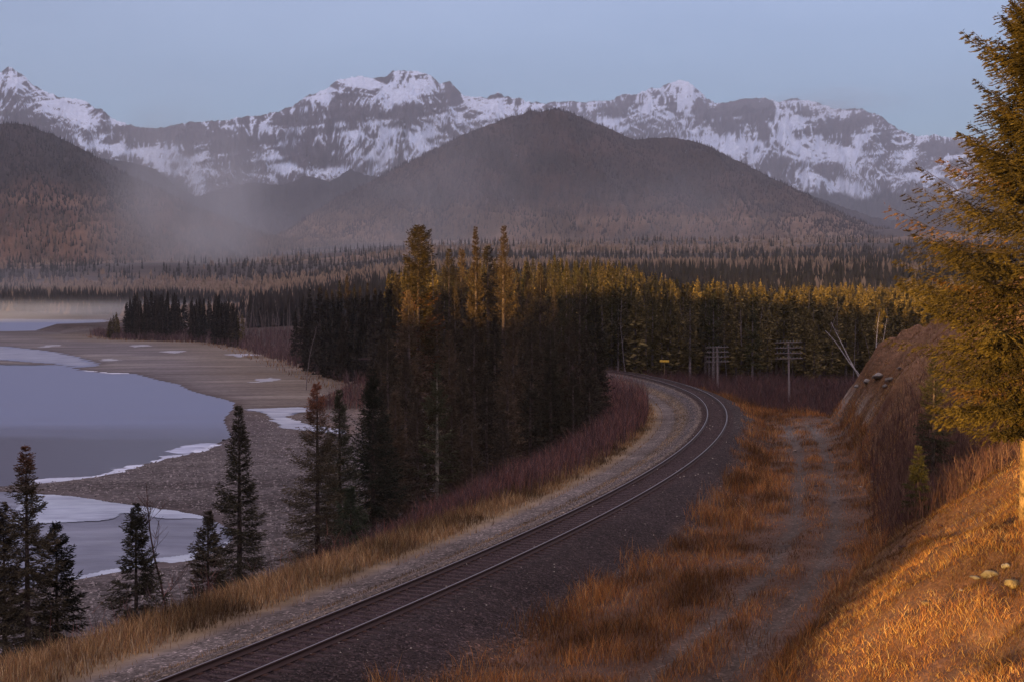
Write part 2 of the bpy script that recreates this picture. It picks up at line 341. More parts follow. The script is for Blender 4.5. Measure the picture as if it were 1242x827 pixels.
def ground(x, y, want=False):
    sh = np.shape(x); x = np.ravel(np.asarray(x, float)); y = np.ravel(np.asarray(y, float))
    d, ti = line_dist(x, y, TC)
    near = (np.abs(x) < 420) & (y < 1100)
    lk = np.full(len(x), -900.)
    lk = np.maximum.reduce([poly_sd(x, y, LAKE), poly_sd(x, y, ICEBAY), poly_sd(x, y, POND), poly_sd(x, y, FARLAKE), poly_sd(x, y, CREEK) * 0.6])
    wd, _ = line_dist(x, y, WOODL)          # WOODL runs far -> near, right side = west; so land = -wd
    land = -wd
    # the far side of the lake (left, beyond 1150 m) is land
    far_l = sm(1180, 1260, y + 0.15 * x)
    out = np.clip(-lk, 0, 400)
    z = 0.06 + 0.45 * (1 - np.exp(-out / 22)) + 0.12 * (fbm(x * .08, y * .25, 4, 5) - .5) * sm(0, 12, out)
    z = z + 0.10 * (fbm(x * .7, y * .7, 3, 9) - .5) * sm(0, 4, out)
    woods = sm(0, 45, land)
    z = z + woods * (2.6 + 1.2 * fbm(x * .02, y * .02, 3, 3))
    # valley floor rises far away
    yy = y
    ramp_r = np.clip((yy - 420) / 3000, 0, 1.6) ** 1.12 * 150
    ramp_l = np.clip((yy - 1230) / 2600, 0, 1.6) * 150
    side = sm(-0.20, -0.02, (x / np.maximum(y, 100)) + 0.03 * (fbm(x * .002, y * .002, 3, 8) - .5))
    rr = ramp_l * (1 - side) + ramp_r * side
    rr = rr * (0.80 + 0.4 * fbm(x * .0016 + 3, y * .003, 4, 12))
    z = z + rr
    dip = sm(0, 3, lk)
    z = np.where(lk > 0, -0.5 * dip - 0.02, z)
    zbase = z.copy()
    # embankment
    top = np.interp(d, [-60, -17.5, -7.6, -7.0, -3.3, -2.9, -1.55, 0, 1.55, 2.1, 4.0, 5.5, 9, 14, 60],
                    [-2, 0.8, 5.9, 6.15, 6.25, 6.35, 6.90, 6.905, 6.90, 6.75, 6.05, 6.15, 6.5, 6.6, 6.6])
    rn = (fbm(x * .35, y * .35, 4, 21) - .5)
    top = top + rn * 0.5 * sm(3.5, 6, np.abs(d)) * (0.5 + sm(7, 10, -d))
    # outer edge drop
    ed, _ = line_dist(x, y, EDGE)            # EDGE runs west->east-ish; right side = towards camera
    beyond = -ed
    drop = sm(-0.5, 8, beyond) * 3.4
    top_r = np.where(d > 0, top - drop, top)
    emb = np.where(d < 0, top, np.maximum(top_r, z * 0 + 3.2))
    outer = sm(0, 10, beyond) * (d > 0)
    zz = np.where(d < 0, np.maximum(z, top), lerp(emb, np.maximum(z, 3.2), outer))
    # fade the track bench behind the forest
    rk = np.clip(ti / 899., 0, 1)
    z = np.where(np.abs(d) < 200, zz, np.maximum(z, 0))
    # the line runs on into the woods at grade: no embankment out there
    wgt = np.maximum(sm(-34, -12, x), sm(200, 150, y)); z = lerp(np.maximum(zbase, 0) * (lk <= 0) + zbase * (lk > 0), z, wgt)
    # road ruts
    rd, _ = line_dist(x, y, ROADC)
    rut = np.exp(-((np.abs(rd) - 0.85) / 0.33) ** 2)
    inroad = sm(2.6, 1.6, np.abs(rd)) * (y < 112)
    z = z - 0.10 * rut * inroad + 0.05 * inroad * (np.abs(rd) < .4)
    # hillside
    hd = poly_sd(x, y, HILL)
    steep = 0.68 + 0.75 * sm(72, 98, y) 
    gul = np.exp(-(((y - 62) - 0.25 * (x - 14)) / 9.) ** 2)
    h = np.clip(hd + 0.8 * (fbm(x * .2, y * .2, 3, 41) - .5), 0, None)
    prof = h * steep * (1 - 0.42 * gul)
    cap = 9.8 + 0.035 * np.clip(h, 0, 60) + 3.0 * gul * 0
    cap = cap + 2.2 * sm(60, 90, y)
    rise = cap * (1 - np.exp(-(prof / cap) * 1.15))
    rise = rise + (fbm(x * .45, y * .45, 4, 43) - .5) * 1.1 * sm(0, 3, h) + (fbm(x * 1.6, y * 1.6, 3, 44) - .5) * .35 * sm(0, 2, h) + (ridged(x * .12 + y * .03, y * .28, 4, 48) - .5) * 2.6 * sm(.5, 3, h) * sm(70, 88, y) + (ridged(x * .9 - y * .2, y * .35, 3, 47) - .5) * .35 * sm(0.5, 3, h)
    z = z + rise
    # the knoll the photographer stands on
    rc = np.hypot(x, y + 1.0)
    kn = 14.3 - 1.05 * np.clip(rc - 0.8, 0, None)
    z = np.maximum(z, np.where(rc < 10, kn, -9))
    if not want: return z.reshape(sh)
    return z, dict(d=d, lk=lk, land=land, hd=hd, rd=rd, rut=rut * inroad, inroad=inroad, beyond=beyond, ti=ti, out=out, woods=woods, h=h)

# ---------------------------------------------------------------- ground sheet
def graded(lo, hi, segs):
    """segs: list of (from,to,step)"""
    a = []
    for f, t, s in segs: a.append(np.arange(f, t, s))
    return np.concatenate(a)
def grow(start, end, step, k):
    a = []; p = start
    while p < end: p += step; step *= k; a.append(p)
    return np.array(a)
xs = np.concatenate([-grow(26, 9000, 0.4, 1.045)[::-1], np.arange(-26, 36, 0.26), grow(36, 9000, 0.35, 1.05)])
ys = np.concatenate([-grow(6, 400, 1.2, 1.2)[::-1], np.arange(-6, 16, 0.8), np.arange(16, 112, 0.26), grow(112, 9500, 0.3, 1.0145)])
X, Y = np.meshgrid(xs, ys, indexing='ij')
Z, G = ground(X, Y, True)
x = X.ravel(); y = Y.ravel(); D = np.where((x > -30) | (y < 150), G['d'], -500.)
def colr(*c): return np.array(c, float)
n1 = fbm(x * .5, y * .5, 4, 61); n2 = fbm(x * .09, y * .09, 4, 62); n3 = fbm(x * 2.2, y * 2.2, 3, 63)
col = np.tile(colr(.118, .10, .104), (len(x), 1))            # beach sand
def blend(c, k):
    global col
    k = np.clip(k, 0, 1)[:, None]; col = col * (1 - k) + np.asarray(c, float) * k
# beach: streaks of silt and frost
blend((.20, .175, .165), sm(.52, .7, fbm(x * .03, y * .10, 4, 70)) * .8)
blend((.055, .042, .042), sm(.6, .78, fbm(x * .02 + 7, y * .12, 4, 71)) * .7)
blend((.06, .045, .045), sm(3.5, 0, G['out']) * .8)          # wet rim
blend((.062, .048, .056), sm(-2, 2, poly_sd(x, y, MUD)) * .85)
blend((.16, .11, .05), sm(26, 3, np.abs(G['land'] + 6)) * .35 * sm(150, 260, y))
blend((.05, .032, .026), G['woods'])                          # forest floor
blend((.13, .075, .045), sm(-4, 2, G['land']) * sm(16, 6, G['land']) * .45 * sm(120, 200, y))
stony = sm(240, 130, y) * sm(.2, 2.5, G['out']) * (G['lk'] < 0) * (D < -14)
blend((.105, .085, .085), stony * .7)
# slope below the grass
bank = (D < 0) * sm(18, 14, -D)
blend((.085, .06, .05), bank * sm(6.5, 8, -D))
blend((.17, .115, .065), bank * sm(4.0, 5.0, -D) * sm(9, 7, -D) * (.55 + .6 * n1))
blend((.15, .12, .11), (D < 0) * np.exp(-((-D - 3.9 - .5 * (n2 - .5)) / .75) ** 2) * .9)        # worn path beside the line
blend((.21, .15, .09), (D < 0) * np.exp(-((-D - 2.75) / .38) ** 2) * (.4 + .9 * n1))
blend((.075, .066, .075), (np.abs(D) < 60) * (D < 0) * sm(2.35, 2.1, -D) * sm(1.2, 1.5, -D) * (.95))  # dark edge of the ballast
blend((.17, .125, .09), (D < 0) * sm(1.65, 1.45, -D) * sm(.8, 1.1, -D) * .8)
blend((.045, .028, .032), sm(1.15, .9, np.abs(D)))                # oily ballast between rails
blend((.040, .027, .027), (D > 0) * sm(.4, -.4, D - lerp(3.5, 2.3, sm(55, 95, y)) + 0.9 * (n1 - .5)) * sm(.8, 1.0, D))
# right side verge
rv = (D > 0) * sm(-.4, .4, D - lerp(3.5, 2.3, sm(55, 95, y)) + 0.9 * (n1 - .5)) * (y < 260) * (D < 60)
blend((.085, .045, .03), rv * (G['beyond'] < 4))
blend((.08, .058, .048), np.clip(G['inroad'] * .15 + G['rut'] * 1.1, 0, 1) * (.55 + .6 * n3))
gr = sm(6, 0, np.hypot((x - 22) / 5, (y - 106) / 9) * 3) 
blend((.14, .12, .11), gr * .5)
blend((.045, .03, .026), (D > 0) * sm(1, 4, G['beyond']) * (y > 90) * sm(500, 300, y))
hh = sm(0, 1.2, G['h']) * (y < 160)
blend((.12, .058, .028), hh * (.75 + .4 * n1))
blend((.14, .08, .05), hh * sm(.56, .72, n1) * .5); blend((.075, .032, .022), hh * sm(.5, .66, fbm(x * .35 + y * .12, y * .22, 4, 64)) * .75)
blend((.24, .19, .16), hh * sm(84, 94, y) * sm(2.4, .6, G['h']) * sm(.45, .6, n1))
blend((.19, .10, .06), hh * sm(76, 92, y) * sm(2, 4, G['h']) * .7)
# valley floor: banded woods of bare poplar and spruce
vf = sm(500, 900, y)
bandn = fbm(x * .0022 + y * .0006, y * .0045, 5, 77)
vcol = np.where((bandn > .5)[:, None], colr(.115, .08, .062)[None], colr(.05, .035, .032)[None])
tb = sm(.44, .56, bandn)[:, None]; vcol = colr(.05, .036, .034) * (1 - tb) + colr(.15, .098, .068) * tb
vcol = vcol * (.75 + .5 * fbm(x * .03, y * .03, 3, 78))[:, None]
blend(vcol, vf * (G['lk'] < 0))
col = np.clip(col, .01, .9)
gnd = mk('ground', np.stack([x, y, Z], 1), grid_faces(len(xs), len(ys)), M['ground'], None, col, True)
peb = np.zeros((len(x), 4), np.float32); peb[:, 3] = 1
peb[:, 0] = np.clip((np.abs(D) < 4.4) * .95 + G['rut'] * .4 + hh * .25 + (G['inroad'] * .3), 0, 1)
peb[:, 1] = np.clip(stony * 1.0 + sm(84, 94, y) * hh * .3, 0, 1)
a = gnd.data.color_attributes.new('peb', 'FLOAT_COLOR', 'POINT'); a.data.foreach_set('color', peb.ravel())
tag(gnd, kind='structure')

# ---------------------------------------------------------------- lake water and shore ice
wt = mk('water', [(-6000, -300, 0), (300, -300, 0), (300, 1500, 0), (-6000, 1500, 0)], [(0, 1, 2, 3)], M['water']); tag(wt, kind='structure')
def sheet(name, poly, z, c, step=1.0, edge=0.8, seed=3, thr=0.5, kind='structure', mat=None, ysc=1.0, follow=False):
    """irregular flat slab inside a polygon, edge broken up by noise"""
    p = np.asarray(poly); x0, y0 = p.min(0); x1, y1 = p.max(0)
    x0 = max(x0, -420)
    gx = np.arange(x0, x1 + step, step); gy = np.arange(y0, y1 + step * ysc, step * ysc)
    X, Y = np.meshgrid(gx, gy, indexing='ij'); sd = poly_sd(X, Y, p)
    nn = fbm(X.ravel() / (edge * 4), Y.ravel() / (edge * 4), 4, seed)
    keep = (sd + (nn - thr) * edge * 5) > 0
    Fc = grid_faces(len(gx), len(gy)); Fc = Fc[keep[Fc].all(1)]
    used = np.unique(Fc); rm = -np.ones(len(keep), int); rm[used] = np.arange(len(used))
    V = np.stack([X.ravel()[used], Y.ravel()[used], z + .03 * (nn[used] - .5)], 1)
    cc = np.array(c)[None] * (0.75 + .5 * fbm(V[:, 0] * .3, V[:, 1] * .6, 4, seed + 4))[:, None]
    n = len(V); Fa = rm[Fc]
    if follow: V[:, 2] = ground(V[:, 0], V[:, 1]) + .035
    o = mk(name, V, Fa, mat or M['ice'], None, cc, True)
    tag(o, kind=kind); return o
sheet('pond_ice', POND, 0.012, (.15, .155, .20), .3, .8, 5, .42)
sheet('bay_ice', ICEBAY, 0.012, (.22, .23, .29), 1.6, 2.5, 6, .45)
sheet('shore_ice', W0([(40, 582), (80, 580), (120, 576), (150, 567), (175, 561), (200, 554), (225, 551), (262, 540), (290, 538), (255, 549), (225, 556), (190, 562), (160, 573), (120, 583), (80, 587), (40, 589)]), 0.07, (.5, .52, .6), .22, .6, 8, .45)
sheet('creek_ice', CREEK, 0.06, (.32, .33, .38), .35, .8, 9, .5)
sheet('frozen_rim', W0([(45, 597), (100, 603), (145, 611), (205, 618), (262, 627), (270, 636), (225, 630), (150, 624), (120, 632), (60, 634), (20, 640), (20, 600)]), 0.065, (.32, .35, .42), .22, .7, 10, .5)
sheet('frozen_margin', W0([(288, 640), (300, 652), (285, 668), (262, 676), (220, 687), (160, 696), (90, 707), (84, 700), (150, 688), (215, 678), (258, 664), (276, 650)]), 0.07, (.36, .39, .46), .22, .7, 11, .48)
sheet('thin_ice', W0([(200, 548), (215, 541), (250, 537), (270, 538), (250, 545), (225, 550)]), 0.016, (.36, .38, .48), .3, .6, 12, .45)
sheet('mud_bank', W0([(-200, 439), (0, 439.5), (40, 440), (72, 442.5), (40, 443), (0, 442.5), (-200, 442)]), 0.05, (.06, .045, .045), .8, 1.0, 13, .4)
sheet('spit_frost', W0([(100, 449.5), (120, 450), (150, 451.5), (165, 453.5), (130, 453)]), 0.05, (.6, .6, .66), .6, 1, 14, .4)

for i, q in enumerate([[(195, 428), (215, 426.5), (228, 428), (212, 430)], [(48, 420), (66, 419), (70, 421), (52, 422)], [(150, 421), (175, 419.5), (182, 421.5), (160, 423)], [(118, 436), (140, 435), (146, 437.5), (125, 438.5)], [(270, 432), (300, 430), (316, 432), (290, 435)], [(300, 463), (330, 460), (345, 462), (318, 466)]]):
    sheet('frost_patch', W0(q), .62, (.30, .29, .31), .5 if i else .4, 1.6, 30 + i, .5, follow=True)

# ---------------------------------------------------------------- railway track
def sweep(line, prof, zb, name, mat, parent, close=True, cols=None):
    T = np.gradient(line, axis=0); T /= np.linalg.norm(T, axis=1)[:, None]; Nr = np.stack([T[:, 1], -T[:, 0]], 1)
    prof = np.asarray(prof); n = len(prof); m = len(line)
    V = np.zeros((m, n, 3)); V[:, :, :2] = line[:, None] + Nr[:, None] * prof[None, :, :1]; V[:, :, 2] = zb + prof[None, :, 1]
    f = []
    i = np.arange(m - 1)[:, None] * n; j = np.arange(n)[None]; k = (j + 1) % n
    Fa = np.stack([(i + j).ravel(), (i + k).ravel(), (i + n + k).ravel(), (i + n + j).ravel()], 1)
    cc = None
    if cols is not None: cc = np.tile(np.asarray(cols, float)[None], (m, 1, 1)).reshape(-1, 3)
    return mk(name, V.reshape(-1, 3), Fa, mat, parent, cc)
seglen = np.r_[0, np.cumsum(np.linalg.norm(np.diff(TC, axis=0), axis=1))]
i0 = np.searchsorted(seglen, 45)
TV = TC[i0:]
track = empty('railway_track', (TV[0][0], TV[0][1], ZT - .3))
tag(track, 'single railway line of two steel rails curving away on dark ballast', 'railway track')
prof = [(-.07, 0), (.07, 0), (.07, .012), (.012, .03), (.012, .125), (.036, .135), (.036, .17), (-.036, .17), (-.036, .135), (-.012, .125), (-.012, .03), (-.07, .012)]
pc = [(0, 0, 0)] * 12; 
for k in (6, 7): pc[k] = (1, 1, 1)
def local(o, root):
    o.data.transform(__import__('mathutils').Matrix.Translation(-root.location))
for sgn in (-1, 1):
    r = sweep(offset(TV, sgn * .7525), prof, ZT - .17, 'rail', M['rail'], track, cols=pc); local(r, track)
M['tie'] = mat_col('creosoted_tie', .9, .1, nscale=10)
TT = np.gradient(TV, axis=0); cum = np.r_[0, np.cumsum(np.linalg.norm(np.diff(TV, axis=0), axis=1))]
sl_n = int(cum[-1] / .55)
tie0 = None; rest = MB(); mbt = MB()
mbt.box(0, 0, 0, 2.6, .23, .16, c=(.055, .036, .036))
for sgn in (-1, 1): mbt.box(sgn * .7525, 0, .086, .34, .19, .014, c=(.06, .03, .022))
started = 0
for k in range(sl_n):
    s = k * .55; px_, py_ = np.interp(s, cum, TV[:, 0]), np.interp(s, cum, TV[:, 1])
    tx, ty = np.interp(s, cum, TT[:, 0]), np.interp(s, cum, TT[:, 1]); an = math.atan2(ty, tx) - math.pi / 2 + random.Random(k).uniform(-.02, .02)
    if py_ < 29: continue
    started += 1
    zz = ZT - .17 - .014 - .08
    if started <= 100:
        if tie0 is None:
            tie0 = mbt.build('sleeper', M['tie'], track, col=True); o = tie0
        else:
            o = tie0.copy(); C.objects.link(o); o.parent = track
        o.location = (px_ - track.location[0], py_ - track.location[1], zz - track.location[2]); o.rotation_euler = (0, 0, an)
    else:
        rest.box(px_ - track.location[0], py_ - track.location[1], zz - track.location[2], 2.6, .23, .16, an, (.055, .036, .036))
r = rest.build('sleepers', M['tie'], track, col=True); r['kind'] = 'stuff'

# ---------------------------------------------------------------- mountains and hills
def interp_sky(pts, px):
    p = np.asarray(pts, float); return np.interp(px, p[:, 0], p[:, 1])
def range_mesh(name, sky_pts, Dc, Df, zf, px0, px1, dpx, ns, rough, gully, seed, colour, back=0.25, prof_pow=1.25, jag=1.0, kind='structure', gfreq=.02, dvar=0.0):
    px = np.arange(px0, px1, dpx); s = np.linspace(0, 1 + back, ns)
    PX, Sg = np.meshgrid(px, s, indexing='ij'); tanv = (PX - 621) / F_PX
    row = interp_sky(sky_pts, PX) - jag * ((fbm(PX * .09, PX * 0 + 3, 4, seed) - .5) * 5 + (ridged(PX * .16, PX * 0 + 9, 3, seed + 9) - .5) * 3.5)
    Dcc = Dc * (1 + dvar * (fbm(PX * .006, PX * 0, 2, seed + 5) - .5))
    zc_ = ZC + (HOR - row) * Dcc / F_PX
    y = Df + (Dcc - Df) * Sg; x = tanv * y
    up = np.minimum(Sg, 1); 
    z = zf + (zc_ - zf) * up ** prof_pow
    z = np.where(Sg > 1, zc_ - (Sg - 1) * (Dcc - Df) * .55, z)
    warp = (fbm(PX * .012, Sg * 3, 3, seed + 1) - .5) * 60
    g = ridged((PX + warp) * gfreq + Sg * 1.3, Sg * 1.6, 4, seed + 2)
    g2 = ridged((PX - warp * .6) * gfreq * 2.3 - Sg * 1.6, Sg * 3.5, 4, seed + 3)
    win = np.clip(1.0 - up ** 5, 0, 1) * sm(0, .15, up)
    hz = (zc_ - zf)
    z = z + win * hz * (gully * (g - .55) + gully * .45 * (g2 - .55)) + win * hz * rough * ((fbm(PX * .05, Sg * 9, 5, seed + 4) - .5) + .5 * (ridged(PX * .14, Sg * 16, 4, seed + 6) - .5))
    o_col = colour(PX, Sg, row, g, g2, z, zc_, x, y)
    o = mk(name, np.stack([x.ravel(), y.ravel(), z.ravel()], 1), grid_faces(len(px), ns), M['mountain'], None, o_col.reshape(-1, 3), True)
    tag(o, kind=kind)
    return o, (PX, Sg, x, y, z)
def blobs(PX, ROW, L):
    r = 0
    for cx, cy, rx, ry, rot in L:
        c, s_ = math.cos(R(rot)), math.sin(R(rot)); u = (PX - cx) * c + (ROW - cy) * s_; v = -(PX - cx) * s_ + (ROW - cy) * c
        r = np.maximum(r, np.clip(1.5 - np.sqrt((u / rx) ** 2 + (v / ry) ** 2), 0, 1))
    return r
ROCK = colr(.085, .072, .085); SNOW = colr(.72, .80, .95); DARKW = colr(.022, .017, .022)
def mcol(blob_snow, blob_rock, treeline, base=0.0, seed=0, sband=(0.5, 0.62)):
    def f(PX, Sg, row, g, g2, z, zc_, x, y):
        e = HOR - (z - ZC) * F_PX / y                # how high this place of the mountain stands, as an elevation
        fine = fbm(PX * .55, e * .55, 3, seed + 60)
        fan = (fbm(PX * .010, e * .012, 2, seed + 61) - .5) * 5.0
        streak = ridged(PX * .13 + fan * e * .045, e * .03, 3, seed + 62)
        streak2 = ridged(PX * .11 - fan * e * .04 + 7, e * .025, 3, seed + 63)
        strata = fbm(PX * .015, e * .34 + PX * .04, 4, seed + 64)
        big = fbm(PX * .02, e * .035, 3, seed + 68)
        low = 1 - (g * .6 + g2 * .4)
        st = np.maximum(streak, streak2)
        k = base - .14 + .8 * (low - .45) + 3.4 * (st - .71) + 1.5 * (strata - .5) + .7 * (fine - .5) + 1.0 * (big - .5)
        bs = blobs(PX + 16 * (fine - .5) + 22 * (st - .7), e + 14 * (strata - .5), blob_snow); br_ = blobs(PX + 14 * (fine - .5) + 20 * (st - .7), e + 12 * (strata - .5), blob_rock)
        k = k + .95 * bs - .75 * br_ + .25
        sn = sm(.40, .55, k + .55 * (fbm(PX * 1.1, e * .8, 2, seed + 69) - .5))[..., None]
        rock = ROCK * (.65 + .8 * strata)[..., None] * (.8 + .4 * fine)[..., None]
        c = rock * (1 - sn) + SNOW * sn
        tl = interp_sky(treeline, PX) + 14 * (fbm(PX * .07, e * .02, 4, seed + 66) - .5) + 12 * (g - .5)
        t = sm(-2.5, 2.5, e - tl)[..., None]
        return c * (1 - t) + DARKW * (0.8 + .5 * fine)[..., None] * t
    return f
SKY_A = [(-260, 120), (-120, 100), (-40, 96), (0, 90), (12, 83), (24, 88), (40, 103), (62, 115), (100, 122), (140, 145), (165, 154), (190, 157), (215, 152), (240, 150), (290, 145), (340, 137), (358, 128), (375, 118), (400, 108), (408, 100), (416, 97), (440, 94), (455, 96), (470, 95), (476, 89), (484, 87.5), (510, 89), (526, 95), (534, 102), (545, 101), (556, 110), (562, 119), (590, 121), (604, 114), (616, 119), (640, 125), (668, 129), (700, 140), (760, 165), (860, 200), (1000, 230)]
SKY_B = [(520, 170), (600, 140), (660, 127), (680, 124), (700, 126), (740, 124), (755, 117), (775, 114), (800, 107), (822, 99), (832, 100), (845, 109), (856, 122), (868, 127), (885, 124), (905, 122), (925, 120), (945, 124), (962, 121), (990, 127), (1015, 133), (1045, 134), (1065, 141), (1080, 153), (1108, 167), (1130, 166), (1175, 169), (1200, 175), (1242, 180), (1400, 165), (1560, 150)]
blA = [(508, 104, 30, 17, 15), (490, 112, 24, 12, 20), (485, 120, 16, 8, 30), (470, 127, 14, 6, 60), (395, 117, 17, 6, -15), (445, 103, 18, 6, 0), (322, 157, 14, 11, 0), (560, 150, 9, 26, -35), (585, 140, 22, 16, 30), (610, 132, 30, 10, 0), (645, 130, 24, 6, 5), (460, 190, 12, 22, 25), (430, 178, 10, 20, -30), (495, 168, 34, 8, -28), (520, 160, 26, 8, -32), (470, 160, 26, 8, 35), (400, 208, 26, 6, 0), (220, 202, 40, 8, 12), (165, 185, 34, 7, 12), (130, 178, 26, 5, 8), (245, 190, 20, 5, -38), (240, 222, 8, 20, -25), (90, 135, 26, 14, 25), (60, 130, 14, 10, 30), (12, 100, 14, 8, 10), (345, 205, 20, 8, 15), (150, 142, 12, 6, 30), (540, 195, 30, 8, -25)]
rkA = [(408, 112, 8, 8, 0), (425, 122, 14, 6, -35), (540, 120, 20, 18, 0), (500, 138, 40, 10, 0), (430, 140, 50, 9, 0), (300, 175, 40, 14, -10), (235, 165, 70, 9, 0), (355, 150, 34, 9, -15), (40, 150, 40, 12, 20), (555, 118, 8, 16, -20), (370, 185, 26, 16, 10)]
tlA = [(-260, 150), (0, 165), (150, 200), (200, 212), (225, 222), (245, 246), (262, 232), (300, 222), (330, 228), (380, 216), (400, 222), (425, 208), (445, 214), (470, 208), (520, 210), (640, 200), (1000, 240)]
range_mesh('mountain', SKY_A, 11000, 6500, 150, -330, 900, 1.1, 300, .10, .38, 3, mcol(blA, rkA, tlA, .06, 3), jag=1.0, gfreq=.016)
blB = [(828, 102, 12, 4, 0), (790, 135, 26, 12, 20), (740, 150, 22, 6, 30), (860, 175, 26, 14, 15), (905, 180, 30, 16, 20), (955, 150, 18, 24, -30), (975, 180, 26, 18, 10), (1010, 140, 26, 8, 0), (965, 125, 22, 5, 0), (1045, 170, 30, 6, -55), (1020, 190, 20, 10, 0), (1100, 190, 24, 5, -50), (1090, 215, 30, 6, 0), (1020, 228, 30, 8, 10), (1140, 205, 24, 5, -50), (990, 218, 26, 8, 20), (830, 120, 8, 12, 30)]
rkB = [(915, 140, 24, 12, 30), (760, 130, 24, 9, -10), (1030, 150, 30, 9, 0), (940, 200, 14, 9, 0), (1000, 210, 20, 10, -10), (1075, 190, 20, 4, -50), (1150, 180, 40, 8, 0), (855, 135, 14, 10, 30), (885, 155, 20, 8, 20)]
tlB = [(500, 200), (900, 215), (990, 236), (1020, 236), (1045, 244), (1060, 232), (1100, 229), (1140, 236), (1180, 228), (1242, 222), (1500, 215)]
range_mesh('mountain', SKY_B, 15000, 9500, 250, 480, 1640, 1.1, 280, .10, .36, 23, mcol(blB, rkB, tlB, .10, 23), jag=.9, gfreq=.017)
def hillcol(c0, c1, c2, low, seed, spots=0.0):
    def f(PX, Sg, row, g, g2, z, zc_, x, y):
        e = HOR - (z - ZC) * F_PX / y
        n = fbm(PX * .02, e * .06, 4, seed); m = fbm(PX * .5, e * .5, 3, seed + 1); vs = fbm(PX * .6, e * .12, 3, seed + 2)
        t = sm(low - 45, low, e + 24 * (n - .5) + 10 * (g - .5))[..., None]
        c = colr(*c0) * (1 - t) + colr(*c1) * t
        b = (sm(.48, .62, fbm(PX * .008 + 9, e * .09, 4, seed + 3)) * t[..., 0])[..., None]
        c = c * (1 - .75 * b) + colr(*c2) * .75 * b; c = c * (.72 + .56 * sm(.35, .65, fbm(PX * .03, e * .05, 4, seed + 9)) + .35 * (g - .5))[..., None]
        c = c * (.7 + .35 * m + .3 * vs)[..., None]
        if spots:
            q = (sm(.955, .96, fbm(PX * .22, e * .3, 2, seed + 7)) * sm(260, 230, e) * sm(135, 150, e))[..., None]
            c = c * (1 - q) + SNOW * q * .8
        return c
    return f
SKY_C = [(100, 190), (150, 196), (190, 206), (215, 226), (240, 240), (262, 232), (300, 222), (340, 226), (370, 214), (400, 221), (425, 205), (445, 213), (480, 222), (520, 240), (700, 280), (900, 250), (985, 238), (1020, 250), (1050, 262), (1090, 268), (1120, 262), (1150, 250), (1185, 236), (1215, 215), (1260, 200), (1400, 180)]
cS, cG = range_mesh('foothill', SKY_C, 6800, 5200, 150, 80, 1500, 1.6, 120, .06, .18, 33, hillcol((.024, .018, .022), (.028, .02, .024), (.04, .03, .03), 300, 83), jag=.8)
SKY_D = [(-400, 150), (-100, 146), (0, 151), (25, 152), (45, 156), (70, 166), (100, 181), (130, 197), (160, 214), (200, 232), (235, 250), (270, 264), (310, 281), (350, 293), (420, 310), (520, 330)]
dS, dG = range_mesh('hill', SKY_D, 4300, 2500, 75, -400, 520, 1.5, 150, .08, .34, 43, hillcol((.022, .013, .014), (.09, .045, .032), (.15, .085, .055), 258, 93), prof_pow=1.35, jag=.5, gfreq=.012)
SKY_E = [(200, 330), (290, 300), (330, 290), (352, 278), (380, 258), (410, 240), (440, 225), (470, 212), (500, 196), (530, 182), (560, 166), (590, 153), (620, 143), (645, 138), (676, 134.5), (695, 139), (712, 147), (735, 156), (768, 170), (790, 169), (812, 168), (835, 171), (855, 177), (880, 189), (905, 201), (935, 217), (965, 231), (1000, 249), (1030, 264), (1060, 275), (1100, 284), (1150, 292), (1300, 300)]
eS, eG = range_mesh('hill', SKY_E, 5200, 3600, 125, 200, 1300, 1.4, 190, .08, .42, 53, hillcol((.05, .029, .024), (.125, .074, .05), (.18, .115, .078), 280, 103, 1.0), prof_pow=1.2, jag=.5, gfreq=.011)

# ---------------------------------------------------------------- far woods (uncountable): slim conical crowns in one mesh
def cones(px, py, pz, H, Rr, colrs, nside=5, tiers=2, seed=0):
    n = len(px); rg = np.random.default_rng(seed); V = []; Fs = []; Cc = []
    off = 0
    for t in range(tiers):
        z0 = H * (.08 + .42 * t / max(1, tiers - 1) if tiers > 1 else .06); z1 = H * (1.0 if t == tiers - 1 else .72)
        rr = Rr * (1 - .42 * t)
        a = rg.uniform(0, 6.28, n)[:, None] + np.arange(nside)[None] * 2 * np.pi / nside
        jr = rg.uniform(.65, 1.2, (n, nside))
        ring = np.stack([px[:, None] + rr[:, None] * jr * np.cos(a), py[:, None] + rr[:, None] * jr * np.sin(a), (pz + z0)[:, None] + H[:, None] * .06 * rg.uniform(-1, 1, (n, nside))], 2)
        tip = np.stack([px, py, pz + z1], 1)[:, None]
        v = np.concatenate([ring, tip], 1).reshape(-1, 3); V.append(v)
        b = (np.arange(n) * (nside + 1))[:, None] + off; j = np.arange(nside)[None]
        Fs.append(np.stack([(b + j).ravel(), (b + (j + 1) % nside).ravel(), (b + nside + 0 * j).ravel()], 1))
        Cc.append(np.repeat(colrs, nside + 1, 0)); off += len(v)
    return np.vstack(V), np.vstack(Fs), np.vstack(Cc)
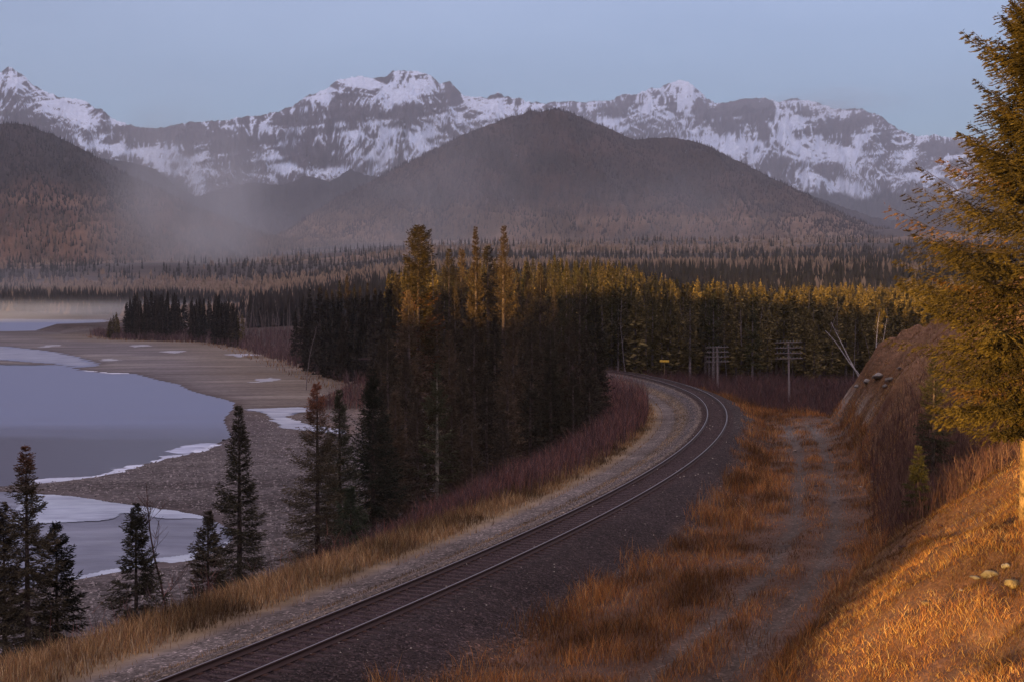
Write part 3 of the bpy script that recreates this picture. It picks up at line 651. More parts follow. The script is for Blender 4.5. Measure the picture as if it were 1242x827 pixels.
def far_wood(name, n, y0, y1, txa, txb, seed, hrange=(9, 17), zf=None):
    rg = np.random.default_rng(seed)
    inv = rg.uniform(1 / y1, 1 / y0, n); y = 1 / inv; tx = rg.uniform(txa, txb, n); x = tx * y
    z, g = ground(x, y, True)
    ok = (g['lk'] < -4) & (z > 1.0) & ((tx > -.285) | (y > 1235)) & ((tx > -.185) | (y > 930)) & (rg.random(n) < sm(.3, .55, fbm(x * .01, y * .006, 3, 79)) + .25); x, y, z = x[ok], y[ok], z[ok]
    b = fbm(x * .0022 + y * .0006, y * .0045, 5, 77) + rg.normal(0, .05, len(x))
    H = rg.uniform(*hrange, len(x)); con = b < .5; H = np.where(con, H, 4 + H * .45)
    c = np.where(con[:, None], colr(.028, .022, .02), colr(.15, .098, .068)) * rg.uniform(.6, 1.4, len(x))[:, None]
    c = np.where((~con & (rg.random(len(x)) < .25))[:, None], colr(.20, .135, .09), c)
    Rr = np.where(con, H * .14, H * .30)
    return x, y, z, H, Rr, c
parts = [far_wood('', 42000, 620, 4600, -.5, .45, 11, (5, 18)), far_wood('', 9000, 1235, 1700, -.5, -.1, 12, (10, 17))]
A = [np.concatenate([p[k] for p in parts]) for k in range(6)]
V, Fa, Cc = cones(A[0], A[1], A[2] - .5, A[3], A[4], A[5], 5, 2, 2)
o = mk('distant_woods', V, Fa, M['farwood'], None, Cc); tag(o, 'brown and dark woods covering the valley floor below the hills', 'forest', kind='stuff')
def hill_wood(gr, n, seed, c0, lo, hmin, label):
    PX, Sg, x, y, z = gr; rg = np.random.default_rng(seed); nu, nv = PX.shape
    i = rg.uniform(0, nu - 1.01, n); s = rg.uniform(.02, 1.0, n); j = s / (Sg[0, 1] - Sg[0, 0]); j = np.clip(j, 0, nv - 1.01)
    ia = i.astype(int); ja = j.astype(int); fi = i - ia; fj = j - ja
    def I(A): return (A[ia, ja] * (1 - fi) * (1 - fj) + A[ia + 1, ja] * fi * (1 - fj) + A[ia, ja + 1] * (1 - fi) * fj + A[ia + 1, ja + 1] * fi * fj)
    xx, yy, zz, pp = I(x), I(y), I(z), I(PX)
    e = HOR - (zz - ZC) * F_PX / yy; nn = fbm(pp * .02, e * .06, 4, seed)
    con = (e + 26 * (nn - .5) < lo) | (rg.random(n) < .25)
    H = rg.uniform(8, 15, n); c = np.where(con[:, None], colr(*c0), colr(.10, .07, .055)) * rg.uniform(.55, 1.35, n)[:, None]
    return xx, yy, zz - 1, H, H * .17, c
for gr, n, sd_, c0, lo, nm, lb in ((dG, 17000, 5, (.02, .014, .015), 258, 'hill_woods', 'dark woods on the long left hillside above the lake'), (eG, 20000, 6, (.03, .02, .022), 285, 'hill_woods', 'sparse dark woods on the round double topped central hill')):
    x_, y_, z_, H_, r_, c_ = hill_wood(gr, n, sd_, c0, lo, 8, lb)
    V, Fa, Cc = cones(x_, y_, z_, H_, r_, c_, 4, 1, sd_)
    tag(mk(nm, V, Fa, M['farwood'], None, Cc), lb, 'forest', kind='stuff')

# ---------------------------------------------------------------- conifers
def norm(v): return v / (np.linalg.norm(v, axis=-1, keepdims=True) + 1e-9)
def conifer(H, rad, seed, dz=.28, nb=5, tw=9, sp=4, sl_=.17, sw=.03, bare=.08, up=.45, droop=.35, trunk_r=None, green=(.035, .038, .02), tipred=None, gapf=.12, dead=None, prof=None, barkc=(.12, .085, .075), hang=.22, twl=.42, bvar=.4):
    """returns (trunk V,F,C) and (needles V,F,C); rad = crown radius at the base"""
    rg = np.random.default_rng(seed)
    zs = []; z = H * bare
    while z < H * .985:
        zs.append(z); z += dz * (1 - .45 * z / H) * rg.uniform(.75, 1.25)
    zb = np.repeat(np.array(zs), nb); n = len(zb); keep = rg.random(n) > gapf; zb = zb[keep]; n = len(zb)
    zb = zb + rg.uniform(-.3, .3, n) * dz
    t = np.clip(zb / H, 0, 1)
    az = rg.uniform(0, 2 * np.pi, n)
    if prof is None: pr = (1 - t) ** .95 * (.6 + .4 * sm(bare, bare + .2, t)) * (.82 + .36 * vn(zb / (H * .07), zb * 0, seed))
    else: pr = np.interp(t, [p[0] for p in prof], [p[1] for p in prof])
    L = rad * pr * rg.uniform(.6, 1.2, n) * (1 + .18 * np.sin(az * 2 + seed)) + .03
    up_b = lerp(-.12, up + .35, sm(.1, 1, t)) + rg.normal(0, .08, n); dr = droop * lerp(1.1, .3, t)
    dirh = np.stack([np.cos(az), np.sin(az)], 1)
    def bp(s):     # s (n,k) -> points (n,k,3)
        r = L[:, None] * s; zz = zb[:, None] + L[:, None] * (up_b[:, None] * s - dr[:, None] * s ** 1.6 + .30 * s ** 3)
        return np.concatenate([dirh[:, None] * r[..., None], zz[..., None]], 2)
    # woody parts
    mb = MB(); tr = trunk_r or H * .013 + .02
    kz = np.linspace(0, 1, 12); wob = np.stack([np.cumsum(rg.normal(0, .006 * H / 12, 12)), np.cumsum(rg.normal(0, .006 * H / 12, 12)), kz * H - .25], 1); wob[:, :2] -= wob[0, :2]
    mb.tube(wob, tr * (1 - kz) ** .8 + .006, 8, barkc)
    V0 = np.vstack(mb.V); F0 = np.vstack(mb.F)
    ss = np.linspace(0, 1, 4)[None].repeat(n, 0); pts = bp(ss); rr = np.clip(.010 * L, .004, .022)[:, None] * (1 - .85 * ss)
    a3 = np.arange(3) * 2.094; T = norm(np.gradient(pts, axis=1)); U = norm(np.cross(T, np.array([0, 0, 1.]))); Wv = np.cross(T, U)
    tv = pts[:, :, None] + rr[:, :, None, None] * (np.cos(a3)[None, None, :, None] * U[:, :, None] + np.sin(a3)[None, None, :, None] * Wv[:, :, None])
    bi = (np.arange(n) * 12)[:, None, None]; i_ = (np.arange(3) * 3)[None, :, None]; j_ = np.arange(3)[None, None]; k_ = (j_ + 1) % 3
    bf = np.stack([(bi + i_ + j_).ravel(), (bi + i_ + k_).ravel(), (bi + i_ + 3 + k_).ravel(), (bi + i_ + 3 + j_).ravel()], 1) + len(V0)
    TVv = np.vstack([V0, tv.reshape(-1, 3)]); TF = np.vstack([F0, bf]); TCc = np.tile(np.array(barkc), (len(TVv), 1)); TCc[len(V0):] = (.07, .05, .04)
    # twigs
    s = (np.arange(tw)[None] + rg.uniform(0, 1, (n, tw))) / tw * .86 + .14; s = np.sort(s, 1)
    p0 = bp(s); tn = norm(bp(np.minimum(s + .03, 1.03)) - bp(s - .03)); side = np.where((np.arange(tw)[None] + rg.integers(0, 2, (n, 1))) % 2 == 0, 1., -1.)
    lat = norm(np.cross(tn, np.array([0, 0, 1.]))) * side[..., None]
    tl = (twl * L[:, None] * (1 - s) ** .7 * sm(0, .35, s) + .09) * rg.uniform(.7, 1.25, (n, tw))
    td = norm(tn * .75 + lat * .75 + np.array([0, 0, -hang]) + rg.normal(0, .16, (n, tw, 3)))
    u = (np.arange(sp)[None, None] + rg.uniform(0, 1, (n, tw, sp))) / sp
    q0 = p0[:, :, None] + td[:, :, None] * (tl[..., None] * u)[..., None]; q0[..., 2] -= .18 * tl[..., None] * u ** 2
    sd2 = np.where(rg.random((n, tw, sp)) < .5, 1., -1.)
    lat2 = norm(np.cross(td, np.array([0, 0, 1.])))[:, :, None] * sd2[..., None]
    qd = norm(td[:, :, None] + lat2 * rg.uniform(0, .8, (n, tw, sp, 1)) + rg.normal(0, .22, (n, tw, sp, 3)))
    q0 = q0.reshape(-1, 3); qd = qd.reshape(-1, 3); m = len(q0)
    # plus tufts right along the main branches
    s2 = rg.uniform(.2, 1.02, (n, tw)); e0 = bp(s2).reshape(-1, 3); ed = norm((bp(s2 + .02) - bp(s2 - .02)).reshape(-1, 3) + rg.normal(0, .3, (n * tw, 3)))
    br = np.concatenate([np.repeat(np.arange(n), tw * sp), np.repeat(np.arange(n), tw)])
    q0 = np.vstack([q0, e0]); qd = np.vstack([qd, ed])
    # leader
    kk = 10; lz = np.linspace(H * .93, H * 1.0, kk); q0 = np.vstack([q0, np.stack([wob[-1, 0] + lz * 0, wob[-1, 1] + lz * 0, lz], 1)]); qd = np.vstack([qd, norm(np.tile([[0, 0, 1.]], (kk, 1)) + rg.normal(0, .25, (kk, 3)))]); br = np.concatenate([br, np.full(kk, n - 1)])
    m = len(q0); lk_ = np.clip(.18 + .9 * L[br] / (.55 * rad), .18, 1.0)[:, None]; ln = lk_ * sl_ * rg.uniform(.6, 1.3, m)[:, None]; wd_ = lk_ ** .5 * sw * rg.uniform(.7, 1.4, m)[:, None]
    ax = norm(np.cross(qd, norm(rg.normal(0, 1, (m, 3)))))
    b0 = q0; b1 = q0 + qd * ln * .45 + ax * wd_; b2 = q0 + qd * ln; b3 = q0 + qd * ln * .45 - ax * wd_
    Vn = np.stack([b0, b1, b2, b3], 1).reshape(-1, 3); i4 = np.arange(m) * 4; Fn = np.stack([i4, i4 + 1, i4 + 2, i4 + 3], 1)
    hue = rg.uniform(.6, 1.4, m) * (1 - bvar / 2 + bvar * rg.random(n))[br]; c = np.array(green)[None] * hue[:, None]
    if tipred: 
        k = sm(tipred[0], 1, q0[:, 2] / H + rg.normal(0, .04, m))[:, None]; c = c * (1 - k) + np.array(tipred[1]) * hue[:, None] * k  # reddened crown top: warm sunlight put into the needle colour
    if dead:
        k = ((rg.random(n) < dead[0])[br] & (t[br] < dead[2]))[:, None]; c = np.where(k, np.array(dead[1]) * hue[:, None], c)
    return (TVv, TF, TCc), (Vn, Fn, np.repeat(c, 4, 0))
def tree_obj(name, spec, label, cat, loc, rz=0, sc=1.0, group=None):
    tr, cr = spec
    root = empty(name, loc, rz); root.scale = (sc, sc, sc)
    mk('trunk', *tr[:2], M['bark'], root, tr[2]); mk('crown', *cr[:2], M['needle'], root, cr[2])
    tag(root, label, cat, group); return root
def copy_tree(root, loc, rz, sc, label, group=None, sxy=1.0):
    r = root.copy(); C.objects.link(r); r.location = loc; r.rotation_euler = (0, 0, rz); r.scale = (sc * sxy, sc * sxy, sc)
    for ch in root.children:
        c = ch.copy(); C.objects.link(c); c.parent = r
    r['label'] = label
    if group: r['group'] = group
    elif 'group' in r: del r['group']
    return r
def gz(x, y): return float(ground(np.array([x]), np.array([y]))[0])

# near spruces on the lake side bank: (px, top row, distance, crown radius px, label)
NEAR = [
 (30, 540, 43, 40, 'tall dark spruce at the far left edge beside the pond', dict(tipred=(.82, (.13, .055, .03)))),  # sunlit top painted into the needles
 (66, 632, 44, 28, 'small dark spruce growing against the far left spruce', dict(green=(.028, .022, .016))),
 (2, 610, 46, 26, 'dark spruce cut by the left edge of the view', dict(green=(.028, .022, .016))),
 (163, 610, 49, 27, 'small lone spruce in front of the frozen pond, left of the bare tree', dict()),
 (251, 618, 53, 24, 'shortest bushy spruce standing right of the bare tree by the ice', dict(bare=.02)),
 (289, 489, 57, 31, 'slim open spruce with wide gaps before the pebble beach', dict(gapf=.2, sparse=1)),
 (384, 460, 66, 40, 'spruce with reddish brown top and drooping layered branches', dict(tipred=(.72, (.17, .06, .035)))),  # light on the top mixed into its needle colour
 (411, 468, 69, 27, 'greyish spruce squeezed between the red topped spruce and the dark one', dict(green=(.05, .05, .032))),
 (452, 446, 72, 33, 'dark full spruce standing right of the grey one', dict(green=(.02, .022, .015))),
 (425, 590, 64, 22, 'low grey green fir sapling at the grass edge', dict(green=(.065, .068, .045), bare=.02)),
]
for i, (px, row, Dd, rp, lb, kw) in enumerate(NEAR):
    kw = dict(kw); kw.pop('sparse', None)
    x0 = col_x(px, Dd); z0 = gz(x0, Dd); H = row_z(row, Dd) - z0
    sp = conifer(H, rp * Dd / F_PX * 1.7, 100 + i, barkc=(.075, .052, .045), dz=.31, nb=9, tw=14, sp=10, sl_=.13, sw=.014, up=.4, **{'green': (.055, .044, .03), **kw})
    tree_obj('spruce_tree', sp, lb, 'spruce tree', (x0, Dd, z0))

# the central clump between lake and line
GR_C = 'dark spruces packed in the central clump'
CL = [
 (508, 274, 106, 19.5, 'tallest golden topped spruce with sunlit crown and pale trunk', dict(green=(.07, .042, .018), dead=(.3, (.13, .05, .025), .72), gapf=.14, bare=.18, prof=[(0, .5), (.3, .9), (.5, 1.), (.7, .82), (.85, .62), (.95, .36), (1, .05)])),
 (530, 440, 80, 24, 'pale thin spruce with bare lower trunk in front of the clump', dict(green=(.06, .058, .035), gapf=.35, bare=.2, barkc=(.3, .25, .2))),
 (577, 271, 116, 17, 'narrow spire spruce in the middle of the central clump', dict(green=(.05, .035, .024))),
 (611, 269, 112, 28, 'second tallest spruce of the clump with a dark pointed top', dict(green=(.05, .035, .024))),
]
for i, (px, row, Dd, rp, lb, kw) in enumerate(CL):
    x0 = col_x(px, Dd); z0 = gz(x0, Dd); H = row_z(row, Dd) - z0
    sp = conifer(H, rp * Dd / F_PX * 1.65, 200 + i, dz=.34, nb=6, tw=11, sp=8, sl_=.20, sw=.024, **kw)
    tree_obj('spruce_tree', sp, lb, 'spruce tree', (x0, Dd, z0))
protoC = []
for i in range(5):
    sp = conifer(13, 2.05 + .35 * (i % 3), 300 + i, dz=.42, nb=6, tw=11, sp=7, sl_=.22, sw=.028, bare=.05 + .02 * i, green=[(.056, .040, .030), (.075, .052, .038), (.045, .034, .026), (.09, .062, .045), (.06, .042, .032)][i], gapf=.1 + .04 * i)
    protoC.append((sp, None))
C_REST = [(482, 330, 114, .8), (495, 350, 100, 1.), (545, 300, 122, .8), (560, 296, 126, .7), (592, 292, 118, .8), (552, 345, 104, 1.), (640, 322, 116, .9), (655, 318, 108, 1), (672, 345, 112, .9), (703, 330, 110, .9), (722, 352, 114, .9),
          (470, 385, 96, .9), (492, 430, 88, 1), (545, 395, 96, 1.), (575, 380, 98, 1.1), (600, 375, 102, 1.1), (622, 385, 98, 1), (645, 388, 104, 1.1), (668, 395, 106, 1.1), (690, 390, 108, 1.1), (712, 402, 112, 1),
          (560, 440, 86, 1), (590, 452, 88, 1), (615, 430, 92, 1), (643, 450, 94, 1), (668, 440, 98, 1), (695, 450, 102, 1.1), (715, 440, 106, 1.1), (480, 470, 82, 1.), (506, 480, 80, 1), (548, 480, 82, 1), (530, 350, 118, .9), (462, 405, 110, .9), (628, 330, 122, .8), (448, 440, 94, .8), (728, 412, 118, .9), (580, 330, 124, .8), (600, 320, 126, .8), (690, 352, 120, .8), (660, 360, 122, .9), (468, 500, 76, .8), (572, 500, 80, .8), (610, 500, 86, .8)]
roots = [None] * 5
CLAB = {482: 'spruce top rising just left of the tallest golden topped spruce', 545: 'first dark spruce top to the right of the tallest golden topped spruce', 560: 'dark spruce top hugging the left side of the narrow spire spruce',
        592: 'spruce top wedged between the narrow spire and the second tallest spruce', 640: 'first spruce top to the right of the second tallest spruce', 655: 'next spruce top right of the one beside the second tallest spruce',
        703: 'pointed spruce top standing out near the right end of the central clump', 722: 'last tall spruce top at the right end of the central clump', 728: 'spruce at the right edge of the clump overhanging the far rails',
        470: 'leftmost tall spruce of the central clump, before the slim row', 448: 'low spruce at the left foot of the central clump beside the beach'}
for i, (px, row, Dd, k) in enumerate(C_REST):
    x0 = col_x(px, Dd); z0 = gz(x0, Dd); H = row_z(row, Dd) - z0; v = i % 5; s = H / 13.
    lb = 'dark dense spruce crowded into the central clump beside the line'; gc = GR_C
    if i not in (11, 12) or px == 470: lb = CLAB.pop(px, lb)
    if roots[v] is None:
        roots[v] = tree_obj('spruce_tree', protoC[v][0], lb, 'spruce tree', (x0, Dd, z0), i * 1.7, s, GR_C)
    else: copy_tree(roots[v], (x0, Dd, z0), i * 1.7, s, lb, GR_C, k * 1.0 / max(.75, min(1.25, s)))

# mid distance: slim spruces, 8 shared forms
rp_ = np.random.default_rng(5)
protoM = [conifer(16, 1.9 + .25 * (i % 4), 400 + i, dz=.62, nb=5, tw=5, sp=4, sl_=.5, sw=.10, bare=(.18, .34, .45, .25)[i % 4], gapf=.12 + .03 * (i % 3), green=((.055, .043, .022) if i % 3 else (.085, .064, .027)), barkc=(.17, .13, .125)) for i in range(8)]
protoD = [conifer(16, 1.7 + .25 * i, 480 + i, dz=.6, nb=6, tw=5, sp=4, sl_=.5, sw=.11, bare=.02, gapf=.08, green=(.040, .030, .025)) for i in range(4)]
protoL = [conifer(16, 1.8 + .2 * (i % 3), 450 + i, dz=1.05, nb=5, tw=4, sp=2, sl_=.95, sw=.2, bare=.1 + .05 * i, gapf=.1, green=(.088, .066, .028)) for i in range(5)]
DL = ([130, 190, 250, 290, 330, 380, 440, 470], [578, 548, 530, 462, 382, 300, 250, 190])   # how far the wood edge is in each direction
mid = []   # (x,y,H,group label idx)
# left shore group in front of the clearing
for px, row, Dd in [(368, 358, 262), (376, 349, 258), (388, 346, 255), (396, 352, 240), (403, 350, 262), (412, 338, 250), (421, 331, 248), (430, 344, 236), (437, 346, 252), (446, 341, 240), (455, 348, 228), (462, 352, 215), (470, 345, 205), (476, 325, 200), (440, 360, 225), (425, 362, 232), (410, 366, 238), (392, 372, 246), (378, 372, 254), (452, 372, 205), (436, 378, 215), (465, 380, 190), (358, 376, 275), (485, 350, 190), (372, 385, 268), (415, 384, 225), (400, 380, 232)]:
    Dn = max(Dd, float(np.interp(px, *DL)) + 6 + (px * 7) % 12); mid.append((col_x(px, Dn), Dn, row_z(row, Dn), 0))
for k in range(105):
    px = rp_.uniform(132, 294); Dd = float(np.interp(px, *DL)) + rp_.uniform(5, 60)
    row = np.interp(px, [130, 145, 165, 195, 235, 262, 280, 296], [392, 372, 354, 352, 358, 356, 362, 380]) + rp_.uniform(-2, 16); mid.append((col_x(px, Dd), Dd, row_z(row, Dd), 1))
# the big wood beyond the curve
fx = []; 
for k in range(5200):
    Dd = 1 / rp_.uniform(1 / 520., 1 / 198.); px = rp_.uniform(470, 1180)
    fx.append((px, Dd))
fx = np.array(fx); X_ = (fx[:, 0] - 621) * fx[:, 1] / F_PX
zg, gg = ground(X_, fx[:, 1], True)
okk = (np.abs(gg['d']) > 9) & (gg['land'] > 3) & (gg['hd'] < -2)
okk &= ~((gg['d'] < 0) & (fx[:, 1] < 230))
fx = fx[okk]; X_ = X_[okk]; zg = zg[okk]
sel = []; cell = {}
for i in range(len(fx)):
    key = (int(X_[i] / 2.9), int(fx[i, 1] / 4.2))
    if key in cell: continue
    cell[key] = 1; sel.append(i)
for i in sel:
    Dd = fx[i, 1]; px = fx[i, 0]
    # skyline of the wood, read from the photo: high near px 650-740, lower to the right
    hmax = np.interp(px, [470, 560, 640, 740, 800, 900, 1110, 1180], [20.5, 21, 22.5, 22.5, 18.5, 16.5, 16.5, 16.5])
    kdist = np.interp(Dd, [198, 260, 330, 520], [.82, .9, 1.0, 1.0])
    H = hmax * kdist * rp_.uniform(.60, 1.02) * (.9 + .2 * fbm(np.array([X_[i] * .03]), np.array([Dd * .03]), 2, 5)[0])
    mid.append((X_[i], Dd, zg[i] + H, 2))
MIDLAB = [('spruce in the slim row along the wood edge left of the central clump', 'slim spruces left of the central clump'),
          ('distant dark spruce on the low wooded point by the lake', 'spruces on the wooded point'),
          ('slim spruce in the big wood beyond the railway curve', 'spruces of the wood beyond the curve')]
mid = [(x_, y_, zt, g_, gz(x_, y_)) for x_, y_, zt, g_ in mid]
size = [(-(zt - z0) / y_ * (3. if g_ < 2 else 1), i) for i, (x_, y_, zt, g_, z0) in enumerate(mid)]
size.sort(); NIND = 243
ind = set(i for _, i in size[:NIND])
mroots = [None] * 12; restV = [[], [], []]; offs = 0; bV = [[], [], []]; boff = 0
for i, (x_, y_, zt, g_, z0) in enumerate(mid):
    H = zt - z0
    if H < 3: continue
    s = H / 16.; rz = (i * 2.399) % 6.28; wx = rp_.uniform(.8, 1.2) / max(.8, s) * .95 if g_ == 2 else rp_.uniform(.7, 1.05) / max(.7, s)
    if i in ind:
        v = 8 + i % 4 if g_ < 2 else i % 8; lb, gp = MIDLAB[g_]
        if mroots[v] is None: mroots[v] = tree_obj('spruce_tree', (protoM + protoD)[v], lb, 'spruce tree', (x_, y_, z0), rz, s, gp)
        else: copy_tree(mroots[v], (x_, y_, z0), rz, s, lb, gp, wx)
    else:
        (tV, tF, tC), (cV, cF, cC) = protoL[i % 5]; co, si = math.cos(rz), math.sin(rz)
        for (Vv, Ff, Cc_, store) in ((cV, cF, cC, restV), (tV[:96 + 2], tF[(tF < 98).all(1)], tC[:98], bV)):
            q = Vv * s; q = np.stack([(q[:, 0] * co - q[:, 1] * si) * wx + x_, (q[:, 0] * si + q[:, 1] * co) * wx + y_, q[:, 2] + z0], 1)
            o_ = sum(len(a_) for a_ in store[0][-1:]) if False else (offs if store is restV else boff)
            store[0].append(q); store[1].append(Ff + o_); store[2].append(Cc_ * rp_.uniform(.7, 1.35))
            if store is restV: offs += len(q)
            else: boff += len(q)
if restV[0]:
    wo = empty('woods', (0, 300, 0)); tag(wo, 'deep wood of slim spruces with sunlit tops beyond the curve', 'forest', kind='stuff')
    a_ = mk('crown', np.vstack(restV[0]) - (0, 300, 0), np.vstack(restV[1]), M['needle'], wo, np.vstack(restV[2])); a_['kind'] = 'stuff'
    a_ = mk('trunk', np.vstack(bV[0]) - (0, 300, 0), np.vstack(bV[1]), M['bark'], wo, np.vstack(bV[2])); a_['kind'] = 'stuff'

# bare pale trunks
def bare_tree(H, r, lean, seed, nb=10, c=(.34, .29, .27), spread=.35, depth=2, twig=.006, start=.35, nside=5):
    rg = random.Random(seed); mb = MB()
    def grow_(p, d, L, r0, lev):
        n = 6; pts = [p]; dd = np.array(d, float)
        for k in range(n):
            dd = dd + np.array([rg.gauss(0, .06), rg.gauss(0, .06), .03 if lev else .0]); dd /= np.linalg.norm(dd); pts.append(pts[-1] + dd * L / n)
        rad = r0 * np.linspace(1, .25 if lev < depth else .4, n + 1); mb.tube(pts, rad, nside if lev == 0 else 3, c)
        if lev < depth:
            cnt = nb if lev == 0 else 5
            for q in range(cnt):
                f = rg.uniform(start if lev == 0 else .2, .97); k = f * n; i_ = min(int(k), n - 1); pp = pts[i_] + (pts[i_ + 1] - pts[i_]) * (k - i_)
                a = rg.uniform(0, 6.28); e = np.array([math.cos(a), math.sin(a), rg.uniform(.3, 1.1)]); e /= np.linalg.norm(e)
                nd = e * .8 + dd * .35; nd /= np.linalg.norm(nd)
                grow_(pp, nd, L * (spread if lev == 0 else .45) * (1.15 - f) * rg.uniform(.7, 1.3) + .1, max(twig, r0 * .35 * (1.1 - f)), lev + 1)
    grow_(np.zeros(3), np.array([lean[0], lean[1], 1.]) / np.linalg.norm([lean[0], lean[1], 1.]), H, r, 0)
    return mb
def bare_obj(name, H, r, lean, seed, loc, label, cat, group=None, **kw):
    mb = bare_tree(H, r, lean, seed, **kw); root = empty(name, loc)
    n0 = len(mb.V[0]); trunk = mk('trunk', mb.V[0], mb.F[0], M['bark'], root, mb.C[0])
    if 1 < len(mb.V) <= 10:
        bpy.data.objects.remove(trunk); trunk = mb.build('trunk', M['bark'], root, col=True)
    elif len(mb.V) > 1:
        mk('branches', np.vstack(mb.V[1:]) , np.vstack(mb.F[1:]) - n0, M['bark'], root, np.vstack(mb.C[1:]))
    tag(root, label, cat, group); return root
x0 = col_x(204, 51); z0 = gz(x0, 51)
bare_obj('bare_tree', row_z(570, 51) - z0, .055, (-.10, 0), 5, (x0, 51, z0), 'bare reddish leafless tree with fine twigs in front of the frozen pond', 'bare tree', nb=26, c=(.12, .07, .065), spread=.34, twig=.008, start=.18)
LEAN = [((1037, 452), (992, 405), 190, 'pale dead trunk leaning left, the lower of the crossing pair by the bank'), ((1038, 450), (1007, 392), 192, 'pale dead trunk leaning left, the steeper of the crossing pair by the bank'),
        ((1056, 440), (1044, 380), 185, 'slender pale birch with forked top left of the eroded bank'), ((1062, 430), (1064, 385), 187, 'thin straight bare stem beside the eroded bank')]
for i, (b_, t_, Dd, lb) in enumerate(LEAN):
    xb = col_x(b_[0], Dd); zb_ = row_z(b_[1], Dd); xt = col_x(t_[0], Dd); zt = row_z(t_[1], Dd); g0 = gz(xb, Dd)
    k = (xt - xb) / (zt - zb_); xg = xb - k * (zb_ - g0)
    bare_obj('dead_tree', math.hypot(xt - xg, zt - g0), .13 if i < 3 else .08, (k, 0), 20 + i, (xg, Dd, g0), lb, 'dead tree', nb=3 if i < 2 else 7, c=(.5, .42, .4), spread=.16, depth=1, twig=.02, start=.6)
k_ = 0
for (px, rt, rb, Dd) in [(633, 0, 0, 0)][:0] + [(635, 350, 0, 205), (912, 344, 0, 240), (980, 352, 0, 225), (889, 392, 0, 205), (883, 400, 0, 205), (900, 388, 0, 210), (803, 358, 0, 215), (540, 290, 0, 150), (497, 345, 0, 130), (371, 393, 0, 250), (795, 370, 0, 225), (940, 360, 0, 260), (960, 365, 0, 240), (1020, 372, 0, 230), (765, 365, 0, 230), (750, 380, 0, 210), (828, 365, 0, 225), (1005, 380, 0, 210)] + [(760 + q * 12.3 + (q * 37) % 9, 362 + (q * 29) % 34, 0, 200 + (q * 13) % 22) for q in range(26) if abs(860 - (760 + q * 12.3)) > 22 and abs(958 - (760 + q * 12.3)) > 16]:
    x0 = col_x(px, Dd); z0 = gz(x0, Dd)
    bare_obj('bare_tree', row_z(rt, Dd) - z0, .08, (rp_.uniform(-.05, .05), 0), 40 + k_, (x0, Dd, z0), 'thin pale leafless trunk standing among the dark spruces beyond the line', 'bare tree', 'pale bare trunks among the spruces', nb=9, c=(.22, .17, .17), spread=.12, depth=1, twig=.02, start=.5, nside=4); k_ += 1
# pale poplars between the wooded point and the slim spruces
for q in range(34):
    px = rp_.uniform(286, 372); Dd = float(np.interp(px, *DL)) + rp_.uniform(25, 120); x0 = col_x(px, Dd); z0 = gz(x0, Dd)
    bare_obj('bare_tree', rp_.uniform(10, 16), .10, (rp_.uniform(-.03, .03), 0), 90 + q, (x0, Dd, z0), 'pale leafless poplar in the gap right of the wooded point', 'bare tree', 'pale poplars behind the shore', nb=9, c=(.17, .125, .12), spread=.16, depth=1, twig=.03, start=.3, nside=4)

# ---------------------------------------------------------------- the big lit spruce on the right, and the two small ones
DT = 36.0; xt = col_x(1256, DT); zb = gz(xt, DT); Ht = 25.0 - zb
pf = [(0, 0), (.19, .5), (.22, .68), (.295, .8), (.365, .92), (.43, .88), (.515, 1.0), (.55, .72), (.615, .54), (.665, .42), (.72, .40), (.77, .48), (.80, .28), (.84, .25), (.91, .18), (1, .02)]
sp = conifer(Ht, 3.7, 777, twl=.27, bvar=1.0, dz=.36, nb=11, tw=34, sp=18, sl_=.11, sw=.013, bare=.2, up=.30, droop=.40, hang=.5, trunk_r=.38, green=(.062, .042, .011), gapf=.03, prof=pf, dead=(.03, (.12, .06, .02), .7), barkc=(.34, .20, .09))
big = tree_obj('spruce_tree', sp, 'huge golden lit spruce filling the right edge above the bank', 'spruce tree', (xt, DT, zb))
for i, (px, row, Dd, rp__, lb, kw) in enumerate([(1133, 428, 62, 30, 'dark shaded fir on the bank under the huge golden spruce', dict(green=(.028, .026, .016))), (1115, 540, 52, 19, 'knee high yellowish fir sapling at the foot of the bank', dict(green=(.075, .06, .025), bare=.02))]):
    x0 = col_x(px, Dd); z0 = gz(x0, Dd); H = row_z(row, Dd) - z0
    if H < 1: continue
    sp = conifer(H, rp__ * Dd / F_PX, 700 + i, dz=.25, nb=6, tw=11, sp=8, sl_=.13, sw=.014, **kw)
    tree_obj('spruce_tree', sp, lb, 'spruce tree', (x0, Dd, z0))

# ---------------------------------------------------------------- blades: grass and shrub stems
def blades(x, y, z, h, wd, lean, cols, seed, segs=2, curl=.5):
    n = len(x); rg = np.random.default_rng(seed); a = rg.uniform(0, 2 * np.pi, n); la = rg.uniform(0, 2 * np.pi, n)
    wx = np.cos(a) * wd / 2; wy = np.sin(a) * wd / 2; lx = np.cos(la) * lean * h; ly = np.sin(la) * lean * h
    V = []
    for k in range(segs):
        t = k / segs; f = t ** 1.6; ww = 1 - .35 * t
        V.append(np.stack([x + lx * f - wx * ww, y + ly * f - wy * ww, z + h * t * (1 - .15 * lean * t)], 1)); V.append(np.stack([x + lx * f + wx * ww, y + ly * f + wy * ww, z + h * t * (1 - .15 * lean * t)], 1))
    V.append(np.stack([x + lx, y + ly, z + h * (1 - .25 * lean)], 1)); m = 2 * segs + 1
    V = np.stack(V, 1).reshape(-1, 3); b = np.arange(n) * m; Fs = []
    for k in range(segs - 1):
        q = b + 2 * k; Fs += [np.stack([q, q + 1, q + 3], 1), np.stack([q, q + 3, q + 2], 1)]
    q = b + 2 * (segs - 1); Fs.append(np.stack([q, q + 1, q + 2], 1))
    return V, np.vstack(Fs), np.repeat(cols, m, 0)
